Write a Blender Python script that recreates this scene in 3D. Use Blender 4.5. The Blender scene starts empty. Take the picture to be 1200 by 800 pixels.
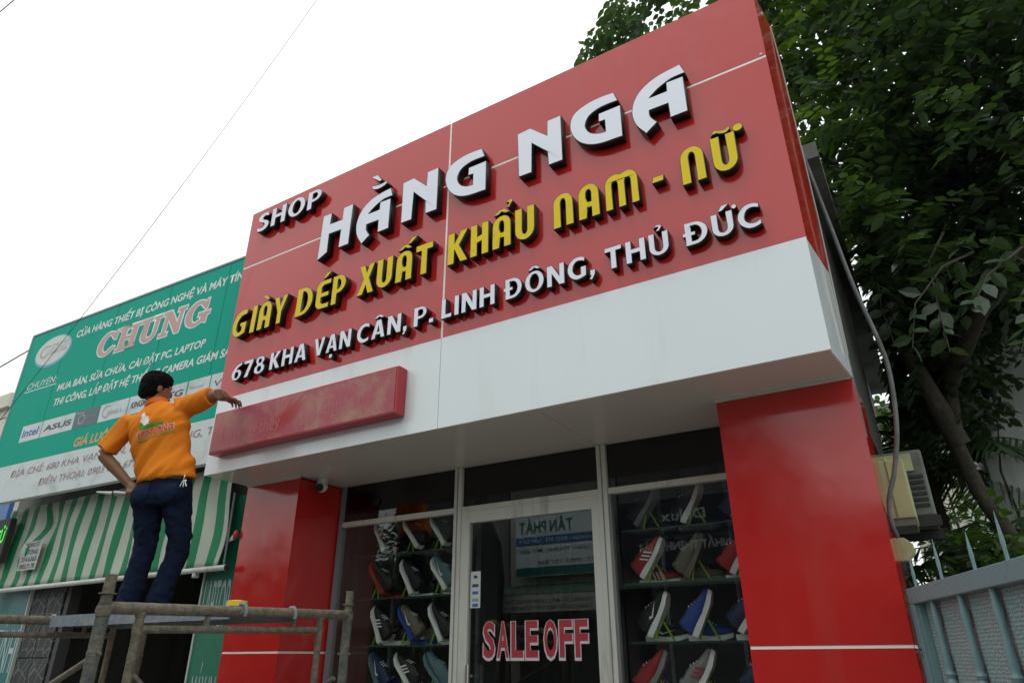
import bpy, bmesh, math, random
from mathutils import Vector, Matrix, noise
from mathutils.bvhtree import BVHTree
random.seed(7)
PI = math.pi
R = math.radians
scn = bpy.context.scene
C = scn.collection

# ------------------------------------------------------------------ camera, sky, sun, exposure
cd = bpy.data.cameras.new('camera')
cam = bpy.data.objects.new('camera', cd)
C.objects.link(cam)
scn.camera = cam
cd.sensor_width = 36.0
cd.lens = 36.0 * 795.3 / 1200.0
cd.clip_start = 0.05
cd.clip_end = 900.0
cam.location = (0, 0, 1.55)
cam.matrix_world = (Matrix.Translation((0, 0, 1.55)) @ Matrix.Rotation(R(31.33), 4, 'Z') @
                    Matrix.Rotation(R(115.0), 4, 'X') @ Matrix.Rotation(R(-0.162), 4, 'Z'))

SUN_EL, SUN_AZ = 66.0, 205.0      # azimuth measured clockwise from +Y
world = bpy.data.worlds.new('World')
scn.world = world
world.use_nodes = True
wn = world.node_tree
wn.nodes.clear()
w_out = wn.nodes.new('ShaderNodeOutputWorld')
w_bg = wn.nodes.new('ShaderNodeBackground')
w_sky = wn.nodes.new('ShaderNodeTexSky')
w_sky.sky_type = 'NISHITA'
w_sky.sun_disc = False
w_sky.sun_elevation = R(SUN_EL)
w_sky.sun_rotation = R(SUN_AZ)
w_tc = wn.nodes.new('ShaderNodeTexCoord')
w_map = wn.nodes.new('ShaderNodeMapping')
w_map.inputs['Scale'].default_value = (1.0, 1.0, 2.2)
w_noise = wn.nodes.new('ShaderNodeTexNoise')
w_noise.inputs['Scale'].default_value = 1.6
w_noise.inputs['Detail'].default_value = 5.0
w_ramp = wn.nodes.new('ShaderNodeValToRGB')
w_ramp.color_ramp.elements[0].position = 0.3
w_ramp.color_ramp.elements[0].color = (0.70, 0.77, 0.75, 1)
w_ramp.color_ramp.elements[1].position = 0.66
w_ramp.color_ramp.elements[1].color = (0.98, 1.0, 0.985, 1)
w_cl = wn.nodes.new('ShaderNodeVectorMath')
w_cl.operation = 'SCALE'
w_cl.inputs['Scale'].default_value = 11.5          # a bright, even cloud deck
w_mix = wn.nodes.new('ShaderNodeMix')
w_mix.data_type = 'RGBA'
w_mix.inputs['Factor'].default_value = 0.93
wn.links.new(w_tc.outputs['Generated'], w_map.inputs['Vector'])
wn.links.new(w_map.outputs['Vector'], w_noise.inputs['Vector'])
wn.links.new(w_noise.outputs['Fac'], w_ramp.inputs['Fac'])
# an overcast dome is brighter overhead than at the horizon
w_sep = wn.nodes.new('ShaderNodeSeparateXYZ')
wn.links.new(w_tc.outputs['Generated'], w_sep.inputs['Vector'])
w_ci = wn.nodes.new('ShaderNodeMapRange')
w_ci.inputs['From Min'].default_value = 0.0
w_ci.inputs['From Max'].default_value = 1.0
w_ci.inputs['To Min'].default_value = 0.84
w_ci.inputs['To Max'].default_value = 1.24
wn.links.new(w_sep.outputs['Z'], w_ci.inputs['Value'])
w_mul = wn.nodes.new('ShaderNodeVectorMath')
w_mul.operation = 'SCALE'
wn.links.new(w_ramp.outputs['Color'], w_mul.inputs[0])
wn.links.new(w_ci.outputs['Result'], w_mul.inputs['Scale'])
wn.links.new(w_mul.outputs['Vector'], w_cl.inputs[0])
wn.links.new(w_sky.outputs['Color'], w_mix.inputs['A'])
wn.links.new(w_cl.outputs['Vector'], w_mix.inputs['B'])
wn.links.new(w_mix.outputs['Result'], w_bg.inputs['Color'])
w_bg.inputs['Strength'].default_value = 0.11
wn.links.new(w_bg.outputs['Background'], w_out.inputs['Surface'])

sd = bpy.data.lights.new('sun', 'SUN')
sd.energy = 0.6
sd.angle = R(20)
sd.color = (1.0, 0.97, 0.93)
sun = bpy.data.objects.new('sun', sd)
C.objects.link(sun)
saz = R(SUN_AZ)
sdir = Vector((math.sin(saz) * math.cos(R(SUN_EL)), math.cos(saz) * math.cos(R(SUN_EL)), math.sin(R(SUN_EL))))
sun.rotation_euler = (-sdir).to_track_quat('-Z', 'Y').to_euler()
sun.location = (0, -4, 12)

vs = scn.view_settings
vs.view_transform = 'Standard'
vs.look = 'None'
vs.gamma = 1.0
vs.use_curve_mapping = False
vs.exposure = 0.13

# ------------------------------------------------------------------ helpers: materials
MATS = {}


def mat(name, col, rough=0.6, metal=0.0, spec=0.5, dirt=None, dirt_amt=0.0, dirt_scale=6.0, bump=0.0, bump_scale=40.0,
        coat=0.0, streak=False, var=0.0):
    if name in MATS:
        return MATS[name]
    m = bpy.data.materials.new(name)
    m.use_nodes = True
    nt = m.node_tree
    b = nt.nodes['Principled BSDF']
    b.inputs['Roughness'].default_value = rough
    b.inputs['Metallic'].default_value = metal
    b.inputs['Specular IOR Level'].default_value = spec
    b.inputs['Coat Weight'].default_value = coat
    b.inputs['Coat Roughness'].default_value = 0.05
    b.inputs['Base Color'].default_value = (*col, 1)
    tc = nt.nodes.new('ShaderNodeTexCoord')
    vec = tc.outputs['Object']
    if streak:
        mp = nt.nodes.new('ShaderNodeMapping')
        mp.inputs['Scale'].default_value = (1, 1, 0.12)
        nt.links.new(vec, mp.inputs['Vector'])
        vec = mp.outputs['Vector']
    last = None
    if var > 0:
        n0 = nt.nodes.new('ShaderNodeTexNoise')
        n0.inputs['Scale'].default_value = dirt_scale * 0.35
        n0.inputs['Detail'].default_value = 3
        nt.links.new(vec, n0.inputs['Vector'])
        mr = nt.nodes.new('ShaderNodeMapRange')
        mr.inputs['To Min'].default_value = 1 - var
        mr.inputs['To Max'].default_value = 1 + var
        nt.links.new(n0.outputs['Fac'], mr.inputs['Value'])
        hs = nt.nodes.new('ShaderNodeHueSaturation')
        hs.inputs['Color'].default_value = (*col, 1)
        nt.links.new(mr.outputs['Result'], hs.inputs['Value'])
        last = hs.outputs['Color']
    if dirt is not None:
        n = nt.nodes.new('ShaderNodeTexNoise')
        n.inputs['Scale'].default_value = dirt_scale
        n.inputs['Detail'].default_value = 8
        n.inputs['Roughness'].default_value = 0.65
        nt.links.new(vec, n.inputs['Vector'])
        rp = nt.nodes.new('ShaderNodeValToRGB')
        rp.color_ramp.elements[0].position = max(0.0, 0.62 - dirt_amt * 0.5)
        rp.color_ramp.elements[1].position = min(1.0, 0.80 - dirt_amt * 0.2)
        nt.links.new(n.outputs['Fac'], rp.inputs['Fac'])
        mx = nt.nodes.new('ShaderNodeMix')
        mx.data_type = 'RGBA'
        nt.links.new(rp.outputs['Color'], mx.inputs['Factor'])
        if last:
            nt.links.new(last, mx.inputs['A'])
        else:
            mx.inputs['A'].default_value = (*col, 1)
        mx.inputs['B'].default_value = (*dirt, 1)
        last = mx.outputs['Result']
        mr2 = nt.nodes.new('ShaderNodeMapRange')
        mr2.inputs['To Min'].default_value = rough
        mr2.inputs['To Max'].default_value = min(1.0, rough + 0.3)
        nt.links.new(rp.outputs['Color'], mr2.inputs['Value'])
        nt.links.new(mr2.outputs['Result'], b.inputs['Roughness'])
    if last:
        nt.links.new(last, b.inputs['Base Color'])
    if bump > 0:
        n2 = nt.nodes.new('ShaderNodeTexNoise')
        n2.inputs['Scale'].default_value = bump_scale
        n2.inputs['Detail'].default_value = 4
        nt.links.new(tc.outputs['Object'], n2.inputs['Vector'])
        bp = nt.nodes.new('ShaderNodeBump')
        bp.inputs['Strength'].default_value = bump
        bp.inputs['Distance'].default_value = 0.01
        nt.links.new(n2.outputs['Fac'], bp.inputs['Height'])
        nt.links.new(bp.outputs['Normal'], b.inputs['Normal'])
    MATS[name] = m
    return m


def glass_mat(name, tint, boost):
    m = bpy.data.materials.new(name)
    m.use_nodes = True
    nt = m.node_tree
    nt.nodes.clear()
    out = nt.nodes.new('ShaderNodeOutputMaterial')
    tr = nt.nodes.new('ShaderNodeBsdfTransparent')
    tr.inputs['Color'].default_value = (*tint, 1)
    gl = nt.nodes.new('ShaderNodeBsdfGlossy')
    gl.inputs['Roughness'].default_value = 0.0
    gl.inputs['Color'].default_value = (1, 1, 1, 1)
    fr = nt.nodes.new('ShaderNodeFresnel')
    geo = nt.nodes.new('ShaderNodeNewGeometry')
    ior = nt.nodes.new('ShaderNodeMapRange')          # both faces of the thin sheet reflect alike
    ior.inputs['To Min'].default_value = 1.5
    ior.inputs['To Max'].default_value = 1 / 1.5
    nt.links.new(geo.outputs['Backfacing'], ior.inputs['Value'])
    nt.links.new(ior.outputs['Result'], fr.inputs['IOR'])
    mu = nt.nodes.new('ShaderNodeMath')
    mu.operation = 'MULTIPLY'
    mu.inputs[1].default_value = boost
    mu.use_clamp = True
    mx = nt.nodes.new('ShaderNodeMixShader')
    nt.links.new(fr.outputs['Fac'], mu.inputs[0])
    nt.links.new(mu.outputs['Value'], mx.inputs['Fac'])
    nt.links.new(tr.outputs['BSDF'], mx.inputs[1])
    nt.links.new(gl.outputs['BSDF'], mx.inputs[2])
    nt.links.new(mx.outputs['Shader'], out.inputs['Surface'])
    MATS[name] = m
    return m


def acp_mat(name, col, wav=0.04, dust=None, amt=0.1):
    """glossy painted aluminium composite sheet: slightly wavy, faint dust"""
    m = mat(name, col, rough=0.09, spec=0.72, var=0.05, dirt_scale=3.4, dirt=dust, dirt_amt=amt, streak=True)
    nt = m.node_tree
    b = nt.nodes['Principled BSDF']
    tc = nt.nodes.new('ShaderNodeTexCoord')
    n = nt.nodes.new('ShaderNodeTexNoise')
    n.inputs['Scale'].default_value = 1.7
    n.inputs['Detail'].default_value = 1.5
    nt.links.new(tc.outputs['Object'], n.inputs['Vector'])
    bp = nt.nodes.new('ShaderNodeBump')
    bp.inputs['Strength'].default_value = wav
    bp.inputs['Distance'].default_value = 0.05
    nt.links.new(n.outputs['Fac'], bp.inputs['Height'])
    nt.links.new(bp.outputs['Normal'], b.inputs['Normal'])
    n2 = nt.nodes.new('ShaderNodeTexNoise')
    n2.inputs['Scale'].default_value = 9.0
    n2.inputs['Detail'].default_value = 6
    nt.links.new(tc.outputs['Object'], n2.inputs['Vector'])
    mr = nt.nodes.new('ShaderNodeMapRange')
    mr.inputs['From Min'].default_value = 0.35
    mr.inputs['From Max'].default_value = 0.75
    mr.inputs['To Min'].default_value = 0.07
    mr.inputs['To Max'].default_value = 0.2
    nt.links.new(n2.outputs['Fac'], mr.inputs['Value'])
    nt.links.new(mr.outputs['Result'], b.inputs['Roughness'])
    return m


RED = acp_mat('red composite panel', (0.50, 0.022, 0.020), dust=(0.47, 0.045, 0.04), amt=0.16)
WHITE = acp_mat('white composite panel', (0.75, 0.81, 0.83), dust=(0.66, 0.70, 0.70), amt=0.14)
SEAL = mat('white sealant', (0.85, 0.83, 0.78), 0.5)
BLACK = mat('black acrylic letter sides', (0.008, 0.009, 0.012), 0.35)
LWHITE = mat('white acrylic', (0.82, 0.85, 0.94), 0.35, spec=0.35, var=0.03)
LYEL = mat('yellow acrylic', (0.80, 0.60, 0.004), 0.4, spec=0.2, var=0.05, dirt=(0.25, 0.18, 0.02), dirt_amt=0.02, dirt_scale=25)
BOXRED = mat('faded red lightbox skin', (0.37, 0.062, 0.085), 0.42, dirt=(0.42, 0.25, 0.18), dirt_amt=0.34, dirt_scale=6.5, streak=False, bump=0.06, bump_scale=18)
BOXEDGE = mat('red lightbox rim', (0.40, 0.025, 0.035), 0.3)
PASTE = mat('paint residue', (0.42, 0.10, 0.10), 0.7)
ALU = mat('white powder coated aluminium', (0.60, 0.61, 0.56), 0.4, dirt=(0.30, 0.28, 0.23), dirt_amt=0.12, dirt_scale=9, streak=True)
DARKALU = mat('grey aluminium edge', (0.20, 0.22, 0.23), 0.4)
GLASS = glass_mat('shop glass', (0.95, 0.97, 0.96), 0.9)
DOORGLASS = glass_mat('door glass', (0.88, 0.91, 0.90), 1.7)
DARKGLASS = glass_mat('dark filmed glass', (0.05, 0.05, 0.05), 1.2)
SHELFGLASS = glass_mat('shelf glass', (0.90, 0.95, 0.93), 1.2)
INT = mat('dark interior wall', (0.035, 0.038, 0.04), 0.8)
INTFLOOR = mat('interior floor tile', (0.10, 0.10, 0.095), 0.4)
PLASTER = mat('grey render', (0.22, 0.22, 0.21), 0.85, dirt=(0.08, 0.085, 0.08), dirt_amt=0.45, dirt_scale=2.2, streak=True, bump=0.3, bump_scale=50)
GREY = mat('stained grey wall', (0.74, 0.79, 0.79), 0.55, dirt=(0.40, 0.44, 0.44), dirt_amt=0.4, dirt_scale=2.6, streak=True, bump=0.25, bump_scale=35)
CREAM = mat('cream house wall', (0.62, 0.60, 0.52), 0.8, dirt=(0.35, 0.34, 0.30), dirt_amt=0.25, dirt_scale=1.2, streak=True)
GREEN = mat('green banner', (0.004, 0.37, 0.265), 0.6, spec=0.12, var=0.06, dirt_scale=4, dirt=(0.01, 0.38, 0.28), dirt_amt=0.1, bump=0.05, bump_scale=3)
BWHITE = mat('white banner strip', (0.60, 0.66, 0.66), 0.45, dirt=(0.44, 0.48, 0.48), dirt_amt=0.25, dirt_scale=5)
PRINTW = mat('white print', (0.70, 0.76, 0.74), 0.5)
PRINTP = mat('faded pink print', (0.55, 0.33, 0.32), 0.5)
PRINTR = mat('faded red print', (0.34, 0.20, 0.22), 0.5)
PRINTY = mat('faded gold print', (0.55, 0.40, 0.14), 0.5)
PRINTB = mat('blue print', (0.04, 0.14, 0.42), 0.5)
PRINTK = mat('dark print', (0.05, 0.06, 0.09), 0.5)
SLATE = mat('slate print box', (0.10, 0.14, 0.17), 0.5)
PRINTG = mat('grey print', (0.28, 0.34, 0.36), 0.5)
PANELG = mat('green painted panel', (0.008, 0.16, 0.09), 0.4, dirt=(0.02, 0.10, 0.07), dirt_amt=0.2)
PANELT = mat('teal painted panel', (0.008, 0.13, 0.15), 0.4, dirt=(0.01, 0.16, 0.10), dirt_amt=0.3, dirt_scale=2)
PIPEW = mat('white awning pipe', (0.55, 0.56, 0.52), 0.4, dirt=(0.3, 0.3, 0.27), dirt_amt=0.25)
RUST = mat('cement crusted steel pipe', (0.20, 0.175, 0.125), 0.85, dirt=(0.085, 0.08, 0.065), dirt_amt=0.5, dirt_scale=26, bump=0.9, bump_scale=70)
RUSTB = mat('worn blue steel pipe', (0.17, 0.155, 0.115), 0.8, dirt=(0.05, 0.07, 0.085), dirt_amt=0.62, dirt_scale=16, bump=0.9, bump_scale=60)
PLANKM = mat('worn blue steel plank', (0.13, 0.18, 0.24), 0.6, dirt=(0.30, 0.28, 0.23), dirt_amt=0.42, dirt_scale=14, bump=0.5, bump_scale=40)
YELLOW = mat('yellow plastic', (0.75, 0.50, 0.01), 0.4)
GATE = mat('blue grey gate paint', (0.16, 0.25, 0.27), 0.45, dirt=(0.06, 0.06, 0.055), dirt_amt=0.06, dirt_scale=7, bump=0.12, bump_scale=60)
BEIGE = mat('aged beige plastic', (0.42, 0.45, 0.23), 0.5, dirt=(0.28, 0.25, 0.16), dirt_amt=0.3, dirt_scale=4)
ACGREY = mat('grey condenser casing', (0.16, 0.17, 0.15), 0.5, dirt=(0.08, 0.08, 0.07), dirt_amt=0.35)
DARK = mat('dark iron', (0.02, 0.02, 0.02), 0.6)
HOSE = mat('grey conduit', (0.14, 0.15, 0.15), 0.5, dirt=(0.07, 0.07, 0.07), dirt_amt=0.3)
CABLE = mat('black cable', (0.015, 0.017, 0.02), 0.6)
CABLEP = mat('pale cable', (0.45, 0.40, 0.35), 0.6)
BARK = mat('bark', (0.075, 0.06, 0.045), 0.9, dirt=(0.03, 0.035, 0.025), dirt_amt=0.5, dirt_scale=9, bump=1.0, bump_scale=35)
ORANGE = mat('orange polo cotton', (0.74, 0.215, 0.016), 0.9, spec=0.15, bump=0.25, bump_scale=420, var=0.06, dirt_scale=8)
JEANS = mat('dark blue denim', (0.006, 0.011, 0.028), 0.9, spec=0.12, dirt=(0.011, 0.020, 0.046), dirt_amt=0.3, dirt_scale=12, bump=0.35, bump_scale=350)
SKIN = mat('skin', (0.22, 0.105, 0.055), 0.5, var=0.08, dirt_scale=20)
HAIR = mat('black hair', (0.003, 0.003, 0.0035), 0.75, spec=0.12, bump=1.0, bump_scale=220)
SHOEM = mat('dark work shoe', (0.03, 0.022, 0.016), 0.6)
SILVER = mat('silver metal', (0.7, 0.7, 0.7), 0.3, metal=1.0)
GUNW = mat('white cartridge', (0.62, 0.62, 0.60), 0.4)
ASPH = mat('asphalt', (0.05, 0.05, 0.052), 0.9, dirt=(0.10, 0.097, 0.09), dirt_amt=0.3, dirt_scale=3, bump=0.4, bump_scale=120)
PAVE = mat('concrete pavement', (0.36, 0.34, 0.30), 0.9, dirt=(0.22, 0.20, 0.175), dirt_amt=0.35, dirt_scale=2.5, bump=0.3, bump_scale=60)
GROUND = mat('packed earth', (0.12, 0.105, 0.08), 0.95, dirt=(0.07, 0.08, 0.045), dirt_amt=0.4, dirt_scale=0.8)
ROADP = mat('road paint', (0.6, 0.6, 0.56), 0.7)
STONE = mat('dark slate tile', (0.04, 0.045, 0.045), 0.6)


def crack_stone():
    nt = STONE.node_tree
    b = nt.nodes['Principled BSDF']
    tc = nt.nodes.new('ShaderNodeTexCoord')
    v = nt.nodes.new('ShaderNodeTexVoronoi')
    v.feature = 'DISTANCE_TO_EDGE'
    v.inputs['Scale'].default_value = 8.5
    nt.links.new(tc.outputs['Object'], v.inputs['Vector'])
    rp = nt.nodes.new('ShaderNodeValToRGB')
    rp.color_ramp.elements[0].position = 0.02
    rp.color_ramp.elements[0].color = (0.13, 0.14, 0.14, 1)
    rp.color_ramp.elements[1].position = 0.06
    rp.color_ramp.elements[1].color = (0.03, 0.034, 0.036, 1)
    nt.links.new(v.outputs['Distance'], rp.inputs['Fac'])
    nt.links.new(rp.outputs['Color'], b.inputs['Base Color'])


crack_stone()


def leaf_mat(name, dif, trl, rough=0.4):
    m = bpy.data.materials.new(name)
    m.use_nodes = True
    nt = m.node_tree
    b = nt.nodes['Principled BSDF']
    out = nt.nodes['Material Output']
    b.inputs['Roughness'].default_value = rough
    b.inputs['Specular IOR Level'].default_value = 0.45
    geo = nt.nodes.new('ShaderNodeNewGeometry')
    mr = nt.nodes.new('ShaderNodeMapRange')
    mr.inputs['To Min'].default_value = 0.55
    mr.inputs['To Max'].default_value = 1.5
    nt.links.new(geo.outputs['Random Per Island'], mr.inputs['Value'])
    hs = nt.nodes.new('ShaderNodeHueSaturation')
    hs.inputs['Color'].default_value = (*dif, 1)
    nt.links.new(mr.outputs['Result'], hs.inputs['Value'])
    nt.links.new(hs.outputs['Color'], b.inputs['Base Color'])
    tr = nt.nodes.new('ShaderNodeBsdfTranslucent')
    tr.inputs['Color'].default_value = (*trl, 1)
    mx = nt.nodes.new('ShaderNodeMixShader')
    mx.inputs['Fac'].default_value = 0.24
    nt.links.new(b.outputs['BSDF'], mx.inputs[1])
    nt.links.new(tr.outputs['BSDF'], mx.inputs[2])
    nt.links.new(mx.outputs['Shader'], out.inputs['Surface'])
    MATS[name] = m
    return m


LEAF = leaf_mat('broad leaf', (0.030, 0.054, 0.030), (0.10, 0.19, 0.03))
LEAFB = leaf_mat('young leaf', (0.06, 0.13, 0.02), (0.20, 0.36, 0.03))
LEAFP = leaf_mat('palm leaf', (0.045, 0.085, 0.035), (0.12, 0.22, 0.05))


def stripe_mat():
    m = mat('striped awning cloth', (0.5, 0.5, 0.45), 0.75)
    nt = m.node_tree
    b = nt.nodes['Principled BSDF']
    uv = nt.nodes.new('ShaderNodeUVMap')
    sx = nt.nodes.new('ShaderNodeSeparateXYZ')
    nt.links.new(uv.outputs['UV'], sx.inputs['Vector'])
    mo = nt.nodes.new('ShaderNodeMath')
    mo.operation = 'FRACT'
    nt.links.new(sx.outputs['X'], mo.inputs[0])
    gt = nt.nodes.new('ShaderNodeMath')
    gt.operation = 'GREATER_THAN'
    gt.inputs[1].default_value = 0.56
    nt.links.new(mo.outputs['Value'], gt.inputs[0])
    n = nt.nodes.new('ShaderNodeTexNoise')
    n.inputs['Scale'].default_value = 3.5
    n.inputs['Detail'].default_value = 7
    tc = nt.nodes.new('ShaderNodeTexCoord')
    nt.links.new(tc.outputs['Object'], n.inputs['Vector'])
    mr = nt.nodes.new('ShaderNodeMapRange')
    mr.inputs['To Min'].default_value = 0.7
    mr.inputs['To Max'].default_value = 1.2
    nt.links.new(n.outputs['Fac'], mr.inputs['Value'])
    mx = nt.nodes.new('ShaderNodeMix')
    mx.data_type = 'RGBA'
    mx.inputs['A'].default_value = (0.46, 0.50, 0.43, 1)
    mx.inputs['B'].default_value = (0.008, 0.21, 0.085, 1)
    nt.links.new(gt.outputs['Value'], mx.inputs['Factor'])
    hs = nt.nodes.new('ShaderNodeHueSaturation')
    nt.links.new(mx.outputs['Result'], hs.inputs['Color'])
    nt.links.new(mr.outputs['Result'], hs.inputs['Value'])
    nt.links.new(hs.outputs['Color'], b.inputs['Base Color'])
    return m


STRIPE = stripe_mat()


def perf_mat():
    m = mat('perforated gate sheet', (0.17, 0.235, 0.25), 0.5)
    nt = m.node_tree
    b = nt.nodes['Principled BSDF']
    uv = nt.nodes.new('ShaderNodeUVMap')
    v = nt.nodes.new('ShaderNodeTexVoronoi')
    v.voronoi_dimensions = '2D'
    v.inputs['Scale'].default_value = 1.0
    v.inputs['Randomness'].default_value = 0.4
    nt.links.new(uv.outputs['UV'], v.inputs['Vector'])
    rp = nt.nodes.new('ShaderNodeValToRGB')
    rp.color_ramp.elements[0].position = 0.30
    rp.color_ramp.elements[0].color = (0.13, 0.175, 0.185, 1)
    rp.color_ramp.elements[1].position = 0.40
    rp.color_ramp.elements[1].color = (0.27, 0.36, 0.37, 1)
    nt.links.new(v.outputs['Distance'], rp.inputs['Fac'])
    nt.links.new(rp.outputs['Color'], b.inputs['Base Color'])
    bp = nt.nodes.new('ShaderNodeBump')
    bp.inputs['Distance'].default_value = 0.004
    nt.links.new(rp.outputs['Color'], bp.inputs['Height'])
    nt.links.new(bp.outputs['Normal'], b.inputs['Normal'])
    return m


PERF = perf_mat()


# ------------------------------------------------------------------ helpers: meshes
class MB:
    def __init__(s):
        s.v = []
        s.f = []

    def add(s, v, f):
        k = len(s.v)
        s.v += [tuple(p) for p in v]
        s.f += [tuple(i + k for i in q) for q in f]
        return s

    def box(s, x0, x1, y0, y1, z0, z1):
        v = [(x, y, z) for z in (z0, z1) for y in (y0, y1) for x in (x0, x1)]
        return s.add(v, [(0, 2, 3, 1), (4, 5, 7, 6), (0, 1, 5, 4), (2, 6, 7, 3), (0, 4, 6, 2), (1, 3, 7, 5)])

    def prism(s, pts, d):
        """pts: list of 3D points of a planar outline, d: extrusion vector"""
        n = len(pts)
        d = Vector(d)
        v = [Vector(p) for p in pts] + [Vector(p) + d for p in pts]
        f = [tuple(range(n - 1, -1, -1)), tuple(range(n, 2 * n))]
        f += [(i, (i + 1) % n, n + (i + 1) % n, n + i) for i in range(n)]
        return s.add(v, f)

    def tube(s, pts, rad, n=10, cap=True, up=None, flat=1.0):
        pts = [Vector(p) for p in pts]
        if not isinstance(rad, (list, tuple)):
            rad = [rad] * len(pts)
        v, f = [], []
        prev = None
        for i, p in enumerate(pts):
            a = pts[max(0, i - 1)]
            b = pts[min(len(pts) - 1, i + 1)]
            t = (b - a).normalized()
            if prev is None:
                u = Vector(up) if up else (Vector((0, 0, 1)) if abs(t.z) < 0.9 else Vector((1, 0, 0)))
            else:
                u = prev
            u = (u - t * u.dot(t)).normalized()
            w = t.cross(u)
            prev = u
            for k in range(n):
                an = 2 * PI * k / n
                v.append(p + u * math.cos(an) * rad[i] + w * math.sin(an) * rad[i] * flat)
        for i in range(len(pts) - 1):
            for k in range(n):
                f.append((i * n + k, i * n + (k + 1) % n, (i + 1) * n + (k + 1) % n, (i + 1) * n + k))
        if cap:
            f.append(tuple(range(n - 1, -1, -1)))
            m = (len(pts) - 1) * n
            f.append(tuple(m + k for k in range(n)))
        return s.add(v, f)

    def rings(s, secs, n=20):
        """secs: list of (centre, half vector a, half vector b): a closed lofted body"""
        v, f = [], []
        for c, a, b in secs:
            c, a, b = Vector(c), Vector(a), Vector(b)
            for k in range(n):
                an = 2 * PI * k / n
                v.append(c + a * math.cos(an) + b * math.sin(an))
        for i in range(len(secs) - 1):
            for k in range(n):
                f.append((i * n + k, i * n + (k + 1) % n, (i + 1) * n + (k + 1) % n, (i + 1) * n + k))
        f.append(tuple(range(n - 1, -1, -1)))
        m = (len(secs) - 1) * n
        f.append(tuple(m + k for k in range(n)))
        return s.add(v, f)

    def ball(s, c, r, n=12, m=8):
        c = Vector(c)
        r = Vector(r) if isinstance(r, (tuple, list, Vector)) else Vector((r, r, r))
        v, f = [], []
        for j in range(1, m):
            ph = PI * j / m
            for k in range(n):
                an = 2 * PI * k / n
                v.append((c.x + r.x * math.sin(ph) * math.cos(an), c.y + r.y * math.sin(ph) * math.sin(an), c.z + r.z * math.cos(ph)))
        v.append((c.x, c.y, c.z + r.z))
        v.append((c.x, c.y, c.z - r.z))
        T, B = len(v) - 2, len(v) - 1
        for k in range(n):
            f.append((T, k, (k + 1) % n))
            f.append((B, (m - 2) * n + (k + 1) % n, (m - 2) * n + k))
            for j in range(m - 2):
                f.append((j * n + k, (j + 1) * n + k, (j + 1) * n + (k + 1) % n, j * n + (k + 1) % n))
        return s.add(v, f)

    def mesh(s, name='m'):
        me = bpy.data.meshes.new(name)
        me.from_pydata(s.v, [], s.f)
        me.update()
        return me


def clean(me, smooth=False, bevel=0.0):
    bm = bmesh.new()
    bm.from_mesh(me)
    bmesh.ops.recalc_face_normals(bm, faces=bm.faces)
    if bevel > 0:
        es = [e for e in bm.edges if len(e.link_faces) == 2 and e.calc_face_angle(0) > 0.6]
        bmesh.ops.bevel(bm, geom=es, offset=bevel, segments=2, affect='EDGES', profile=0.5)
    bm.to_mesh(me)
    bm.free()
    if smooth:
        me.polygons.foreach_set('use_smooth', [True] * len(me.polygons))
        try:
            me.set_sharp_from_angle(angle=R(40))
        except Exception:
            pass
    me.update()
    return me


def link(name, me, m=None, parent=None, smooth=False, bevel=0.0, fix=True):
    if isinstance(me, MB):
        me = me.mesh(name)
    if fix:
        clean(me, smooth, bevel)
    o = bpy.data.objects.new(name, me)
    C.objects.link(o)
    if m is not None and len(me.materials) == 0:
        me.materials.append(m)
    if parent is not None:
        o.parent = parent
        if parent.type == 'EMPTY':
            o.matrix_parent_inverse = Matrix.Translation(-parent.location)
    return o


def tag(o, label, cat, group=None):
    o['label'] = label
    o['category'] = cat
    if group:
        o['group'] = group
    return o


def thing(name, label, cat, loc=(0, 0, 0), group=None):
    o = bpy.data.objects.new(name, None)
    o.empty_display_size = 0.1
    C.objects.link(o)
    o.location = loc
    return tag(o, label, cat, group)


def struct(name, me, m, kind='structure', **k):
    o = link(name, me, m, **k)
    o['kind'] = kind
    return o


def to_mesh(curve_obj):
    C.objects.link(curve_obj)
    bpy.context.view_layer.update()
    dg = bpy.context.evaluated_depsgraph_get()
    me = bpy.data.meshes.new_from_object(curve_obj.evaluated_get(dg))
    cu = curve_obj.data
    bpy.data.objects.remove(curve_obj)
    bpy.data.curves.remove(cu)
    me.materials.clear()
    return me


def text_mesh(s, bold=0.0, ext=0.0, res=3):
    cu = bpy.data.curves.new('t', 'FONT')
    cu.body = s
    cu.offset = bold
    cu.extrude = ext
    cu.resolution_u = res
    return to_mesh(bpy.data.objects.new('t', cu))


OFFSIGN = -1.0


def loops_mesh(loops, ext, off=0.0):
    cu = bpy.data.curves.new('l', 'CURVE')
    cu.dimensions = '2D'
    cu.fill_mode = 'BOTH'
    cu.extrude = ext
    area = sum(a[0] * b[1] - b[0] * a[1] for a, b in zip(loops[0], loops[0][1:] + loops[0][:1]))
    cu.offset = OFFSIGN * (off if area > 0 else -off)
    for lp in loops:
        sp = cu.splines.new('POLY')
        sp.points.add(len(lp) - 1)
        for p, q in zip(sp.points, lp):
            p.co = (q[0], q[1], 0, 1)
        sp.use_cyclic_u = True
    return to_mesh(bpy.data.objects.new('l', cu))


def bounds(me):
    xs = [v.co.x for v in me.vertices]
    ys = [v.co.y for v in me.vertices]
    return min(xs), max(xs), min(ys), max(ys)


# A vertical plane that carries print or letters: origin o, unit vector along, text faces the street side
class Plane:
    def __init__(s, o, along=(1, 0, 0)):
        s.o = Vector(o)
        s.u = Vector(along).normalized()
        s.n = s.u.cross(Vector((0, 0, 1))).normalized()     # towards the viewer

    def M(s):
        m = Matrix.Identity(4)
        for i in range(3):
            m[i][0], m[i][1], m[i][2], m[i][3] = s.u[i], (0, 0, 1)[i], s.n[i], s.o[i]
        return m


FRONT = lambda y: Plane((0, y, 0))


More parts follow.
